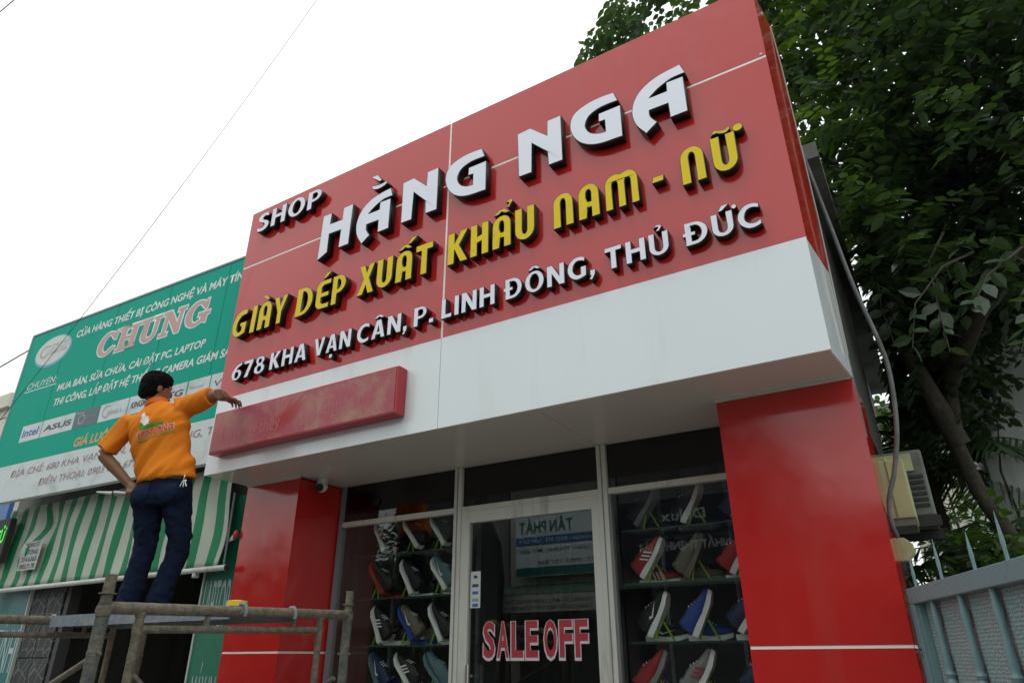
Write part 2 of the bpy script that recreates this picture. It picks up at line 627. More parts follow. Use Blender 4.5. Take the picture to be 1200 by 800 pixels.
def print_text(name, s, plane, x0, x1, z0, z1, m, parent, bold=0.02, proud=0.002, shear=0.0, cap=0.73):
    """flat print fitted between x0 and x1, baseline z0, capitals up to z1"""
    me = text_mesh(s, bold)
    a, b, c, d = bounds(me)
    sx = (x1 - x0) / (b - a)
    sz = (z1 - z0) / cap
    M = plane.M()
    for v in me.vertices:
        x = x0 + (v.co.x - a) * sx
        z = z0 + v.co.y * sz
        x += shear * (z - z0)
        v.co = M @ Vector((x, z, proud))
    return link(name, me, m, parent, fix=False)


def print_letters(s, plane, x0, x1, z0, z1, m, parent, bold=0.02, proud=0.002, cap=0.73, name='letter'):
    items, x = [], 0.0
    for ch in s:
        if ch == ' ':
            x += 0.28
            continue
        a, b, c, d = bounds(text_mesh(ch, bold))
        items.append((ch, x, b - a))
        x += (b - a) + 0.06
    k = (x1 - x0) / (x - 0.06)
    return [print_text(name, ch, plane, x0 + xs * k, x0 + (xs + w) * k, z0, z1, m, parent, bold, proud, 0.0, cap) for ch, xs, w in items]


def print_poly(name, loops, plane, m, parent, proud=0.002):
    me = loops_mesh(loops, 0.0)
    M = plane.M()
    for v in me.vertices:
        v.co = M @ Vector((v.co.x, v.co.y, proud))
    return link(name, me, m, parent, fix=False)


def raised_letter(me2, xmap, plane, depth, face_mat, parent, rim=0.005, name='letter'):
    """me2: flat 2D outline mesh extruded +-0.5; becomes a built-up letter with black sides and a coloured face"""
    M = plane.M()
    for v in me2.vertices:
        x, z = xmap(v.co.x, v.co.y)
        k = 1.0 + (0.07 - depth) / 3.03           # outlines were measured on a face 70 mm in front of the board
        x, z = x * k, 1.55 + (z - 1.55) * k
        v.co = (x, z, (0.5 + v.co.z) * depth)
    bm = bmesh.new()
    bm.from_mesh(me2)
    bmesh.ops.remove_doubles(bm, verts=bm.verts, dist=1e-5)
    bmesh.ops.recalc_face_normals(bm, faces=bm.faces)
    for f in bm.faces:
        f.material_index = 0
    top = [f for f in bm.faces if all(abs(v.co.z - depth) < 1e-5 for v in f.verts)]
    try:
        bmesh.ops.inset_region(bm, faces=top, thickness=rim, depth=0.002, use_boundary=True, use_even_offset=False)
    except Exception:
        pass
    for f in top:
        if f.is_valid:
            f.material_index = 1
    bm.transform(M)
    bm.to_mesh(me2)
    bm.free()
    me2.materials.append(BLACK)
    me2.materials.append(face_mat)
    return link(name, me2, None, parent, fix=False)


# ------------------------------------------------------------------ setting: ground, road, pavements
g = MB()
g.add([(-150, -150, -0.16), (150, -150, -0.16), (150, 150, -0.16), (-150, 150, -0.16)], [(0, 1, 2, 3)])
struct('ground', g, GROUND)
struct('road', MB().box(-120, 120, -6.2, 0.9, -0.3, -0.12), ASPH)
for i in range(-8, 9):
    if i % 2 == 0:
        mk = struct('road_marking', MB().box(i * 1.6 - 0.9, i * 1.6 + 0.9, -2.72, -2.60, -0.119, -0.114), ROADP)
struct('pavement', MB().box(-120, 120, 1.1, 3.52, -0.3, 0.0), PAVE)
struct('kerb', MB().box(-120, 120, 0.9, 1.098, -0.3, 0.004), PAVE, bevel=0.012)
struct('far_pavement', MB().box(-120, 120, -8.6, -6.42, -0.3, 0.0), PAVE)
struct('far_kerb', MB().box(-120, 120, -6.418, -6.2, -0.3, 0.004), PAVE, bevel=0.012)

# ------------------------------------------------------------------ the shoe shop
XL, XR = -4.60, -0.22
YF, YP, YG = 3.10, 3.505, 3.956
ZS, ZW, ZT = 2.797, 3.395, 5.163
shop = thing('shoe_shop', 'red and white shoe shop front with glass door, pillars and white canopy', 'shop', (-2.4, 3.9, 0))
# white fascia, two sheets with a hairline joint, the soffit and the returns
for a, b in ((XL, -2.414), (-2.410, XR)):
    link('fascia_panel', MB().box(a, b, YF, YF + 0.02, ZS, ZW - 0.001), WHITE, shop)
link('fascia_side', MB().prism([(XR - 0.012, YF + 0.021, ZS), (-0.192, YP + 0.02, ZS), (-0.192, YP + 0.02, ZW), (XR - 0.012, YF + 0.021, ZW)], (0.010, 0, 0)), WHITE, shop)
link('fascia_side', MB().box(XL, XL + 0.01, YF + 0.021, YP + 0.4, ZS, ZW), WHITE, shop)
link('edge_trim', MB().box(-0.2, -0.178, YP + 0.022, YP + 0.05, ZS - 0.3, ZT - 1.75), DARKALU, shop)
SOFF = mat('white soffit sheet', (0.62, 0.60, 0.55), 0.22, spec=0.5, var=0.06, dirt_scale=3)
for a, b in ((XL + 0.011, -3.2), (-3.196, -1.75)):
    link('soffit_panel', MB().box(a, b, YF + 0.021, YG + 0.05, ZS + 0.002, ZS + 0.02), SOFF, shop)
link('soffit_panel', MB().prism([(-1.746, YF + 0.021, ZS + 0.002), (XR - 0.013, YF + 0.021, ZS + 0.002), (-0.1935, YP + 0.019, ZS + 0.002), (-0.1935, YG + 0.05, ZS + 0.002), (-1.746, YG + 0.05, ZS + 0.002)], (0, 0, 0.018)), SOFF, shop)
link('soffit_trim', MB().box(-0.86, -0.19, YP - 0.012, YP - 0.001, ZS - 0.012, ZS + 0.001), ALU, shop)
link('soffit_trim', MB().box(-4.595, -4.005, YP - 0.012, YP - 0.001, ZS - 0.012, ZS + 0.001), ALU, shop)
# pillars: red sheets with a white joint at 1.59 m
JZ = 1.591
for (a, b, side) in ((-4.595, -4.01, 1), (-0.853, -0.182, -1)):
    for z0, z1 in ((0.0, JZ - 0.007), (JZ + 0.007, ZS - 0.013)):
        link('pillar_panel', MB().box(a, b, YP, YP + 0.02, z0, z1), RED, shop)
        xx = (b - 0.02, b) if side > 0 else (a, a + 0.02)
        link('pillar_panel', MB().box(xx[0], xx[1], YP + 0.021, YG + 0.03, z0, z1), RED, shop)
        oo = (a, a + 0.02) if side > 0 else (b - 0.02, b)
        link('pillar_panel', MB().box(oo[0], oo[1], YP + 0.021, YG + 0.03, z0, z1), RED, shop)
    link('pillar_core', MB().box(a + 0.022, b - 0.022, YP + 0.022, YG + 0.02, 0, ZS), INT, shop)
    link('sealant_joint', MB().box(a + 0.003, b - 0.003, YP + 0.002, YG + 0.02, JZ - 0.0068, JZ + 0.0068), SEAL, shop)
# body behind the front
link('side_wall', MB().box(-0.44, -0.30, YG + 0.06, 9.0, 0, 4.5), PLASTER, shop)
link('side_wall', MB().box(-4.58, -4.44, YG + 0.06, 9.0, 0, 4.5), PLASTER, shop)
link('back_wall', MB().box(-4.44, -0.44, 8.86, 9.0, 0, 4.5), PLASTER, shop)
link('roof_slab', MB().box(-4.66, -0.11, YG + 0.06, 9.1, 4.5, 4.62), PLASTER, shop)
link('upper_wall', MB().box(-0.299, -0.215, 3.552, 6.0, 2.80, 4.499), mat('shade-darkened render', (0.06, 0.062, 0.058), 0.9), shop)  # the tree's shade on this wall is put into its dark colour
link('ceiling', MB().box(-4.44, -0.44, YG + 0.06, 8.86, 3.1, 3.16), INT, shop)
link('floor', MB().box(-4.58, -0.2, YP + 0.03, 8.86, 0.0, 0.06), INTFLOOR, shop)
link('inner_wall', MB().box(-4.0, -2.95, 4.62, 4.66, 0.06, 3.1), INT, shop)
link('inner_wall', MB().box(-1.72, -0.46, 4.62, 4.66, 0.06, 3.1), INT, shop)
link('lintel', MB().box(-4.0, -0.86, YG + 0.06, YG + 0.2, 2.803, 3.1), INT, shop)

# glazing: frame bars, transoms, panes, door
GX = (-3.985, -2.845, -1.73, -0.866)
wn_ = link('window_frame', MB().box(GX[0] - 0.01, GX[0] + 0.03, YG - 0.02, YG + 0.03, 0.06, ZS), DARKALU, shop)
for x in (GX[1], GX[2]):
    link('mullion', MB().box(x - 0.032, x + 0.032, YG - 0.03, YG + 0.03, 0.06, ZS), ALU, shop, bevel=0.004)
    link('mullion_groove', MB().box(x - 0.003, x + 0.003, YG - 0.0335, YG - 0.031, 0.06, ZS), DARKALU, shop)
for a, b in ((GX[0] + 0.031, GX[1] - 0.033), (GX[1] + 0.033, GX[2] - 0.033), (GX[2] + 0.033, GX[3])):
    link('transom_bar', MB().box(a, b, YG - 0.026, YG + 0.026, 2.478, 2.515), ALU, shop, bevel=0.004)
    link('transom_pane', MB().box(a, b, YG - 0.003, YG + 0.003, 2.516, ZS), DARKGLASS, shop)
link('window_pane', MB().box(GX[0] + 0.031, GX[1] - 0.033, YG - 0.003, YG + 0.003, 0.10, 2.477), GLASS, shop)
link('window_pane', MB().box(GX[2] + 0.033, GX[3], YG - 0.003, YG + 0.003, 0.10, 2.477), GLASS, shop)
link('window_bead', MB().box(GX[2] + 0.033, GX[2] + 0.048, YG - 0.02, YG + 0.02, 0.10, 2.477), DARKALU, shop)
door = link('door', MB().box(GX[1] + 0.034, GX[1] + 0.10, YG - 0.022, YG + 0.022, 0.07, 2.477)
            .box(GX[2] - 0.086, GX[2] - 0.034, YG - 0.022, YG + 0.022, 0.07, 2.477)
            .box(GX[1] + 0.10, GX[2] - 0.086, YG - 0.0215, YG + 0.0215, 2.40, 2.477)
            .box(GX[1] + 0.10, GX[2] - 0.086, YG - 0.0215, YG + 0.0215, 0.07, 0.20), ALU, shop)
link('door_pane', MB().box(GX[1] + 0.10, GX[2] - 0.086, YG - 0.003, YG + 0.003, 0.2, 2.40), DOORGLASS, door)
link('handle', MB().tube([(-2.70, YG - 0.07, 0.95), (-2.70, YG - 0.07, 1.515)], 0.016, 12).tube([(-2.70, YG - 0.07, 1.02), (-2.70, YG - 0.02, 1.02)], 0.008, 8)
     .tube([(-2.70, YG - 0.07, 1.45), (-2.70, YG - 0.02, 1.45)], 0.008, 8), SILVER, door, smooth=True)
dp = FRONT(YG - 0.004)
st = print_poly('card_sticker', [[(-2.735, 1.85), (-2.655, 1.85), (-2.655, 2.078), (-2.735, 2.078)]], dp, mat('white sticker', (0.62, 0.66, 0.66), 0.4), door, 0.001)
for k, (z, ww) in enumerate(((2.045, 0.03), (1.99, 0.05), (1.945, 0.045), (1.90, 0.05), (1.868, 0.045))):
    print_poly('sticker_logo', [[(-2.695 - ww / 2, z - 0.011), (-2.695 + ww / 2, z - 0.011), (-2.695 + ww / 2, z + 0.008), (-2.695 - ww / 2, z + 0.008)]],
               dp, (PRINTK, PRINTK, PRINTB, PRINTG, PRINTB)[k], st, 0.0018)
SALEW = mat('sticker outline', (0.62, 0.60, 0.60), 0.5)
SALER = mat('sticker red', (0.42, 0.035, 0.055), 0.45)
x_ = -2.632
for ch in 'SALE OFF':
    if ch == ' ':
        x_ += 0.026
        continue
    so = print_text('sale_letter', ch, dp, x_, x_ + 0.100, 1.553, 1.786, SALEW, door, bold=0.058, proud=0.001, cap=0.82)
    print_text('sale_letter_red', ch, dp, x_ + 0.0075, x_ + 0.0925, 1.562, 1.777, SALER, so, bold=0.03, proud=0.002, cap=0.77)
    x_ += 0.1045

# the small round security camera under the soffit
cm = thing('security_camera', 'white round security camera under the soffit beside the left pillar', 'camera', (-3.93, 3.66, ZS))
link('mount', MB().tube([(-3.93, 3.66, ZS), (-3.93, 3.66, ZS - 0.03)], 0.04, 16), mat('white camera shell', (0.65, 0.66, 0.64), 0.35), cm, smooth=True)
link('shell', MB().ball((-3.93, 3.655, ZS - 0.055), 0.045, 16, 10), MATS['white camera shell'], cm, smooth=True)
dv = (Vector((0.35, -0.8, -0.35))).normalized()
cc = Vector((-3.93, 3.655, ZS - 0.055))
link('lens', MB().tube([cc + dv * 0.036, cc + dv * 0.05], 0.03, 16), BLACK, cm, smooth=True)

# ------------------------------------------------------------------ the big red sign
sign = thing('shop_sign', 'large red sign board with raised white and yellow letters above the white fascia', 'sign', (-2.4, YF, ZW))
VX, HZ = -2.411, 4.594
for a, b in ((XL, VX - 0.008), (VX + 0.008, XR)):
    for z0, z1 in ((ZW, HZ - 0.008), (HZ + 0.008, ZT)):
        link('sign_panel', MB().box(a, b, YF, YF + 0.02, z0, z1), RED, sign)
link('sealant_joint', MB().box(XL + 0.002, XR - 0.002, YF + 0.0012, YF + 0.018, HZ - 0.0078, HZ + 0.0078), SEAL, sign)
for z0, z1 in ((ZW + 0.001, HZ - 0.0082), (HZ + 0.0082, ZT - 0.002)):
    link('sealant_joint', MB().box(VX - 0.0078, VX + 0.0078, YF + 0.0013, YF + 0.0178, z0, z1), SEAL, sign)
link('side_panel', MB().prism([(XR - 0.012, YF + 0.021, ZW + 0.001), (-0.19, YP + 0.02, ZW + 0.001), (-0.19, YP + 0.02, ZT), (XR - 0.012, YF + 0.021, ZT)], (0.010, 0, 0)), RED, sign)
link('side_panel', MB().box(XL, XL + 0.01, YF + 0.021, YP + 0.02, ZW, ZT), RED, sign)
link('back_panel', MB().box(XL + 0.012, -0.215, YP + 0.021, YP + 0.03, ZW, ZT), DARKALU, sign)
link('top_panel', MB().box(XL + 0.012, XR - 0.013, YF + 0.022, YP + 0.02, ZT - 0.015, ZT - 0.004), DARKALU, sign)
link('sign_screw', MB().ball((-0.245, YF - 0.002, 4.615), 0.008, 8, 6), SEAL, sign)

SP = FRONT(YF - 0.0005)
ident = lambda x, z: (x, z)


def cat_rom(pts, n=5):
    out = []
    P = [Vector(p) for p in pts]
    for i in range(len(P) - 1):
        p0 = P[max(0, i - 1)]
        p1, p2 = P[i], P[i + 1]
        p3 = P[min(len(P) - 1, i + 2)]
        for k in range(n):
            t = k / n
            out.append(tuple(0.5 * ((2 * p1) + (p2 - p0) * t + (2 * p0 - 5 * p1 + 4 * p2 - p3) * t * t + (3 * p1 - p0 - 3 * p2 + p3) * t ** 3)))
    out.append(tuple(P[-1]))
    return out


def path(*segs):
    out = []
    for kind, pts in segs:
        q = cat_rom(pts) if kind == 'C' else [tuple(p) for p in pts]
        for p in q:
            if not out or (abs(out[-1][0] - p[0]) + abs(out[-1][1] - p[1])) > 1e-4:
                out.append(p)
    if abs(out[0][0] - out[-1][0]) + abs(out[0][1] - out[-1][1]) < 1e-4:
        out.pop()
    return out


BH = [(-3.59, 4.315), (-3.585, 4.72), (-3.493, 4.72), (-3.498, 4.617), (-3.37, 4.612), (-3.367, 4.72), (-3.268, 4.72), (-3.274, 4.358),
      (-3.376, 4.358), (-3.372, 4.520), (-3.496, 4.524), (-3.493, 4.358)]
BA = path(('C', [(-3.138, 4.31), (-3.195, 4.40), (-3.213, 4.50), (-3.19, 4.59), (-3.13, 4.66), (-3.03, 4.705), (-2.893, 4.722)]),
          ('C', [(-2.869, 4.642), (-2.955, 4.638), (-3.035, 4.607), (-3.097, 4.561)]),
          ('L', [(-2.99, 4.561), (-2.987, 4.626), (-2.884, 4.622), (-2.884, 4.358), (-2.988, 4.358), (-2.99, 4.467), (-3.104, 4.470)]),
          ('C', [(-3.104, 4.470), (-3.10, 4.42), (-3.064, 4.364)]))
BBR = path(('C', [(-3.092, 4.814), (-3.075, 4.777), (-3.02, 4.760), (-2.965, 4.767), (-2.935, 4.782)]), ('C', [(-2.946, 4.806), (-3.0, 4.799), (-3.05, 4.804), (-3.092, 4.814)]))
BGR = [(-3.101, 4.901), (-3.041, 4.901), (-2.991, 4.832), (-3.016, 4.828)]
BN = [(-1.789, 4.357), (-1.796, 4.713), (-1.697, 4.72), (-1.573, 4.598), (-1.57, 4.72), (-1.471, 4.72), (-1.47, 4.357), (-1.57, 4.359),
      (-1.576, 4.469), (-1.688, 4.590), (-1.692, 4.355)]
BG = path(('L', [(-1.103, 4.723)]), ('C', [(-1.08, 4.645), (-1.194, 4.645), (-1.272, 4.617), (-1.303, 4.555), (-1.28, 4.49), (-1.229, 4.455), (-1.174, 4.444)]),
          ('L', [(-1.174, 4.535), (-1.215, 4.538), (-1.212, 4.603), (-1.066, 4.602), (-1.068, 4.36)]),
          ('C', [(-1.068, 4.36), (-1.223, 4.370), (-1.324, 4.416), (-1.39, 4.501), (-1.41, 4.601), (-1.376, 4.683), (-1.285, 4.722), (-1.189, 4.73), (-1.103, 4.723)]))


def sh(lp, dx):
    return [(x + dx, z) for x, z in lp]


for loops in ([BH], [BA, BBR, BGR], [sh(BN, -0.979)], [sh(BG, -0.976)], [BN], [BG], [sh(BA, 2.213)]):
    raised_letter(loops_mesh(loops, 0.5), ident, SP, 0.062, LWHITE, sign, rim=0.005)


# the yellow rounded face
def arc(cx, cy, rx, ry, a0, a1, n=9):
    return [(cx + rx * math.cos(R(a0 + (a1 - a0) * i / n)), cy + ry * math.sin(R(a0 + (a1 - a0) * i / n))) for i in range(n + 1)]


def glyph(ch):
    s = 0.228
    w = 0.60
    if ch == 'N':
        return w, [[(0, 0)] + arc(w / 2, 0.70, w / 2, 0.30, 180, 0) + [(w, 0), (w - s, 0)] + arc(w / 2, 0.70, w / 2 - s, 0.13, 0, 180) + [(s, 0)]]
    if ch == 'A':
        return w, [[(0, 0)] + arc(w / 2, 0.70, w / 2, 0.30, 180, 0) + [(w, 0), (w - s, 0), (w - s, 0.30), (s * 1.15, 0.30), (s, 0)],
                   [(s * 1.2, 0.47), (s, 0.6)] + arc(w / 2, 0.70, w / 2 - s, 0.13, 180, 0) + [(w - s, 0.47)]]
    if ch == 'M':
        w, s = 0.86, 0.19
        gp = (w - 3 * s) / 2
        c1 = (2 * s + gp) / 2
        return w, [[(0, 0)] + arc(c1, 0.72, c1, 0.28, 180, 50) + arc(w - c1, 0.72, c1, 0.28, 130, 0) + [(w, 0), (w - s, 0)] + arc(w - s - gp / 2, 0.70, gp / 2, 0.09, 0, 180)
                   + [(w - s - gp, 0), (s + gp, 0)] + arc(s + gp / 2, 0.70, gp / 2, 0.09, 0, 180) + [(s, 0)]]
    if ch == 'U':
        return w, [[(0, 1)] + arc(w / 2, 0.31, w / 2, 0.31, 180, 360) + [(w, 1), (w - s, 1)] + arc(w / 2, 0.33, w / 2 - s, 0.15, 360, 180) + [(s, 1)]]
    if ch == 'I':
        return 0.24, [[(0, 0), (0.02, 1), (0.24, 1), (0.22, 0)]]
    if ch == 'H':
        return w, [[(0, 0), (0, 1), (s, 1), (s, 0.60), (w - s, 0.64), (w - s, 1), (w, 1), (w, 0), (w - s, 0), (w - s, 0.44), (s, 0.40), (s, 0)]]
    if ch == 'G':
        return 0.64, [path(('C', [(0.60, 0.97), (0.38, 0.99), (0.13, 0.86), (0.0, 0.52), (0.05, 0.2), (0.22, 0.02), (0.42, 0.03), (0.6, 0.1)]),
                           ('L', [(0.62, 0.52), (0.34, 0.52), (0.34, 0.38), (0.42, 0.38), (0.42, 0.22)]),
                           ('C', [(0.42, 0.22), (0.30, 0.18), (0.2, 0.34), (0.23, 0.58), (0.36, 0.76), (0.58, 0.80)]))]
    if ch == 'D':
        w = 0.72
        return w, [[(0, 0), (0.02, 1), (w * 0.4, 1)] + arc(w * 0.4, 0.5, w * 0.6, 0.5, 90, -90)[1:],
                   [(s * 1.05, 0.15), (s * 1.15, 0.85), (w * 0.4, 0.85)] + arc(w * 0.4, 0.5, w * 0.6 - s, 0.35, 90, -90)[1:]]
    if ch == 'E':
        return w, [[(w, 1)] + arc(0.26, 0.74, 0.26, 0.26, 90, 180) + arc(0.26, 0.26, 0.26, 0.26, 180, 270) + [(w * 0.97, 0), (w * 0.97, 0.17), (s * 1.4, 0.17), (s, 0.24), (s, 0.41),
                   (w * 0.9, 0.41), (w * 0.9, 0.57), (s, 0.57), (s, 0.76), (s * 1.4, 0.83), (w, 0.83)]]
    if ch == 'P':
        return w, [[(0, 0), (0.0, 1), (w * 0.45, 1)] + arc(w * 0.45, 0.68, w * 0.55, 0.32, 90, -90)[1:] + [(s, 0.36), (s, 0)],
                   [(s, 0.52), (s, 0.85), (w * 0.45, 0.85)] + arc(w * 0.45, 0.685, w * 0.55 - s, 0.165, 90, -90)[1:]]
    if ch == 'X':
        w = 0.66
        return w, [[(0, 0), (0.22, 0.52), (0.03, 1), (0.25, 1), (0.34, 0.72), (0.43, 1), (0.64, 1), (0.45, 0.52), (0.66, 0), (0.43, 0), (0.33, 0.30), (0.22, 0)]]
    if ch == 'Y':
        w = 0.66
        return w, [[(0.22, 0), (0.22, 0.42), (0, 1), (0.23, 1), (0.34, 0.64), (0.45, 1), (0.66, 1), (0.43, 0.42), (0.43, 0)]]
    if ch == 'T':
        w = 0.62
        return w, [[(0.2, 0), (0.2, 0.80), (0, 0.80), (0, 1), (w, 1), (w, 0.80), (0.42, 0.80), (0.42, 0)]]
    if ch == 'K':
        w = 0.68
        return w, [[(0, 0), (0, 1), (s, 1), (s, 0.62), (0.44, 1), (0.67, 1), (0.39, 0.55), (0.68, 0), (0.44, 0), (s, 0.46), (s, 0)]]
    if ch == '-':
        return 0.3, [[(0, 0.34), (0.02, 0.50), (0.3, 0.50), (0.28, 0.34)]]


def accents(kind, w):
    c = w / 2
    A = {'grave': [[(c - 0.22, 1.25), (c - 0.02, 1.25), (c + 0.14, 1.06), (c + 0.02, 1.06)]],
         'acute': [[(c - 0.06, 1.06), (c + 0.06, 1.25), (c + 0.28, 1.25), (c + 0.05, 1.06)]],
         'circ': [[(c - 0.26, 1.05), (c - 0.08, 1.20), (c + 0.08, 1.20), (c + 0.26, 1.05), (c + 0.10, 1.05), (c, 1.12), (c - 0.10, 1.05)]],
         'tilde': [path(('C', [(c - 0.26, 1.06), (c - 0.17, 1.19), (c - 0.04, 1.15), (c + 0.10, 1.13), (c + 0.2, 1.20)]),
                        ('C', [(c + 0.22, 1.09), (c + 0.10, 1.02), (c - 0.04, 1.05), (c - 0.14, 1.09), (c - 0.26, 1.06)]))],
         'horn': [arc(w + 0.09, 1.06, 0.13, 0.11, 0, 330, 14)]}
    if kind == 'circ_acute':
        return A['circ'] + [[(x + 0.16, z + 0.13) for x, z in A['acute'][0]]]
    if kind == 'circ_hook':
        hk = path(('C', [(c + 0.14, 1.36), (c + 0.24, 1.44), (c + 0.36, 1.37), (c + 0.30, 1.27), (c + 0.24, 1.18)]),
                  ('C', [(c + 0.16, 1.20), (c + 0.2, 1.27), (c + 0.24, 1.33), (c + 0.2, 1.34), (c + 0.14, 1.36)]))
        return A['circ'] + [hk]
    if kind == 'tilde_horn':
        return A['tilde'] + A['horn']
    return A[kind] if kind else []


YROW = [('G', '', -4.485, -4.312), ('I', '', -4.266, -4.205), ('A', 'grave', -4.18, -4.035), ('Y', '', -4.012, -3.862),
        ('D', '', -3.757, -3.580), ('E', 'acute', -3.548, -3.405), ('P', '', -3.385, -3.250), ('X', '', -3.13, -2.975), ('U', '', -2.955, -2.810),
        ('A', 'circ_acute', -2.779, -2.636), ('T', '', -2.608, -2.461), ('K', '', -2.338, -2.176), ('H', '', -2.156, -2.016), ('A', 'circ_hook', -1.987, -1.849),
        ('U', '', -1.820, -1.679), ('N', '', -1.550, -1.414), ('A', '', -1.381, -1.245), ('M', '', -1.208, -1.003), ('-', '', -0.923, -0.852),
        ('N', '', -0.756, -0.622), ('U', 'tilde_horn', -0.582, -0.448)]
YZ0, YH = 3.866, 0.240
for ch, acc, a, b in YROW:
    w, lp = glyph(ch)
    lp = lp + accents(acc, w)
    k = (b - a) / w
    raised_letter(loops_mesh(lp, 0.5), (lambda x, z, a=a, k=k: (a + x * k, YZ0 + z * YH)), SP, 0.055, LYEL, sign, rim=0.0045)


def bold_glyph(ch):
    """heavy humanist capitals of the address line and the word above the name"""
    t = 0.235
    if ch == 'A':
        return 0.82, [[(0, 0), (0.28, 1), (0.55, 1), (0.82, 0), (0.58, 0), (0.53, 0.2), (0.29, 0.2), (0.24, 0)], [(0.335, 0.36), (0.41, 0.72), (0.485, 0.36)]]
    if ch == 'V':
        return 0.78, [[(0, 1), (0.25, 1), (0.40, 0.32), (0.55, 1), (0.78, 1), (0.52, 0), (0.27, 0)]]
    if ch == 'N':
        return 0.80, [[(0, 0), (0, 1), (0.26, 1), (0.57, 0.40), (0.57, 1), (0.80, 1), (0.80, 0), (0.55, 0), (0.23, 0.60), (0.23, 0)]]
    if ch == 'K':
        return 0.76, [[(0, 0), (0, 1), (t, 1), (t, 0.60), (0.47, 1), (0.75, 1), (0.43, 0.54), (0.76, 0), (0.48, 0), (t, 0.44), (t, 0)]]
    if ch == 'H':
        return 0.78, [[(0, 0), (0, 1), (t, 1), (t, 0.61), (0.78 - t, 0.61), (0.78 - t, 1), (0.78, 1), (0.78, 0), (0.78 - t, 0), (0.78 - t, 0.41), (t, 0.41), (t, 0)]]
    if ch == 'L':
        return 0.57, [[(0, 0), (0, 1), (t, 1), (t, 0.20), (0.57, 0.20), (0.55, 0)]]
    if ch == 'I':
        return 0.245, [[(0, 0), (0, 1), (0.245, 1), (0.245, 0)]]
    if ch == 'T':
        return 0.72, [[(0.24, 0), (0.24, 0.81), (0, 0.81), (0.02, 1), (0.72, 1), (0.70, 0.81), (0.475, 0.81), (0.475, 0)]]
    if ch == 'P':
        w = 0.70
        return w, [[(0, 0), (0, 1), (w * 0.5, 1)] + arc(w * 0.5, 0.68, w * 0.5, 0.32, 90, -90, 12)[1:] + [(t, 0.36), (t, 0)],
                   [(t, 0.53), (t, 0.84), (w * 0.5, 0.84)] + arc(w * 0.5, 0.685, w * 0.5 - 0.21, 0.155, 90, -90)[1:]]
    if ch == 'D':
        w = 0.82
        return w, [[(0, 0), (0, 0.43), (-0.09, 0.43), (-0.09, 0.58), (0, 0.58), (0, 1), (w * 0.42, 1)] + arc(w * 0.42, 0.5, w * 0.58, 0.5, 90, -90, 14)[1:],
                   [(t, 0.17), (t, 0.43), (t + 0.14, 0.43), (t + 0.14, 0.58), (t, 0.58), (t, 0.83), (w * 0.42, 0.83)] + arc(w * 0.42, 0.5, w * 0.58 - t, 0.33, 90, -90, 12)[1:]]
    if ch == 'O':
        return 0.90, [arc(0.45, 0.5, 0.45, 0.52, 0, 350, 32), arc(0.45, 0.5, 0.205, 0.35, 0, 350, 28)]
    if ch == 'C':
        return 0.78, [path(('C', [(0.76, 0.93), (0.55, 1.02), (0.28, 0.98), (0.06, 0.75), (0.0, 0.48), (0.08, 0.2), (0.30, 0.0), (0.55, -0.02), (0.76, 0.06)]),
                           ('C', [(0.74, 0.26), (0.55, 0.18), (0.38, 0.22), (0.26, 0.36), (0.25, 0.54), (0.34, 0.75), (0.52, 0.82), (0.74, 0.74)]))]
    if ch == 'G':
        return 0.84, [path(('C', [(0.79, 0.93), (0.55, 1.02), (0.28, 0.98), (0.06, 0.75), (0.0, 0.48), (0.08, 0.2), (0.30, 0.0), (0.55, -0.02), (0.82, 0.07)]),
                           ('L', [(0.82, 0.53), (0.58, 0.53), (0.58, 0.20)]),
                           ('C', [(0.58, 0.20), (0.42, 0.19), (0.28, 0.33), (0.25, 0.54), (0.34, 0.75), (0.52, 0.82), (0.76, 0.74)]))]
    if ch == 'U':
        w = 0.76
        return w, [[(0, 1)] + arc(w / 2, 0.36, w / 2, 0.38, 180, 360, 14) + [(w, 1), (w - t, 1)] + arc(w / 2, 0.36, w / 2 - t, 0.2, 360, 180, 12) + [(t, 1)]]
    if ch == 'S':
        return 0.64, [path(('C', [(0.58, 0.95), (0.40, 1.02), (0.18, 0.99), (0.03, 0.85), (0.04, 0.64), (0.20, 0.50), (0.36, 0.41), (0.40, 0.30), (0.34, 0.20), (0.20, 0.18), (0.02, 0.26)]),
                           ('C', [(0.0, 0.05), (0.20, -0.02), (0.42, 0.0), (0.60, 0.13), (0.64, 0.34), (0.52, 0.52), (0.34, 0.62), (0.26, 0.71), (0.31, 0.80), (0.42, 0.82), (0.57, 0.76)]))]
    if ch == '6':
        return 0.70, [path(('C', [(0.62, 1.0), (0.30, 0.88), (0.06, 0.60), (0.0, 0.32), (0.10, 0.08), (0.34, -0.02), (0.58, 0.06), (0.70, 0.30), (0.62, 0.52), (0.44, 0.62), (0.33, 0.61), (0.45, 0.75), (0.66, 0.85), (0.62, 1.0)])),
                      arc(0.36, 0.30, 0.125, 0.17, 0, 340, 18)]
    if ch == '7':
        return 0.64, [[(0.10, 0), (0.38, 0.80), (0, 0.80), (0.02, 1), (0.64, 1), (0.64, 0.84), (0.36, 0)]]
    if ch == '8':
        return 0.72, [path(('C', [(0.36, 1.02), (0.58, 0.95), (0.66, 0.75), (0.56, 0.56), (0.70, 0.40), (0.69, 0.14), (0.52, 0.01), (0.36, -0.02), (0.20, 0.01), (0.03, 0.14), (0.02, 0.40), (0.16, 0.56), (0.06, 0.75), (0.14, 0.95), (0.36, 1.02)])),
                      arc(0.36, 0.745, 0.10, 0.115, 0, 340, 16), arc(0.36, 0.28, 0.125, 0.145, 0, 340, 16)]
    if ch == ',':
        return 0.22, [[(0, 0.23), (0.23, 0.23), (0.22, 0.0), (0.08, -0.22), (-0.04, -0.18), (0.06, 0.0), (0, 0.0)]]
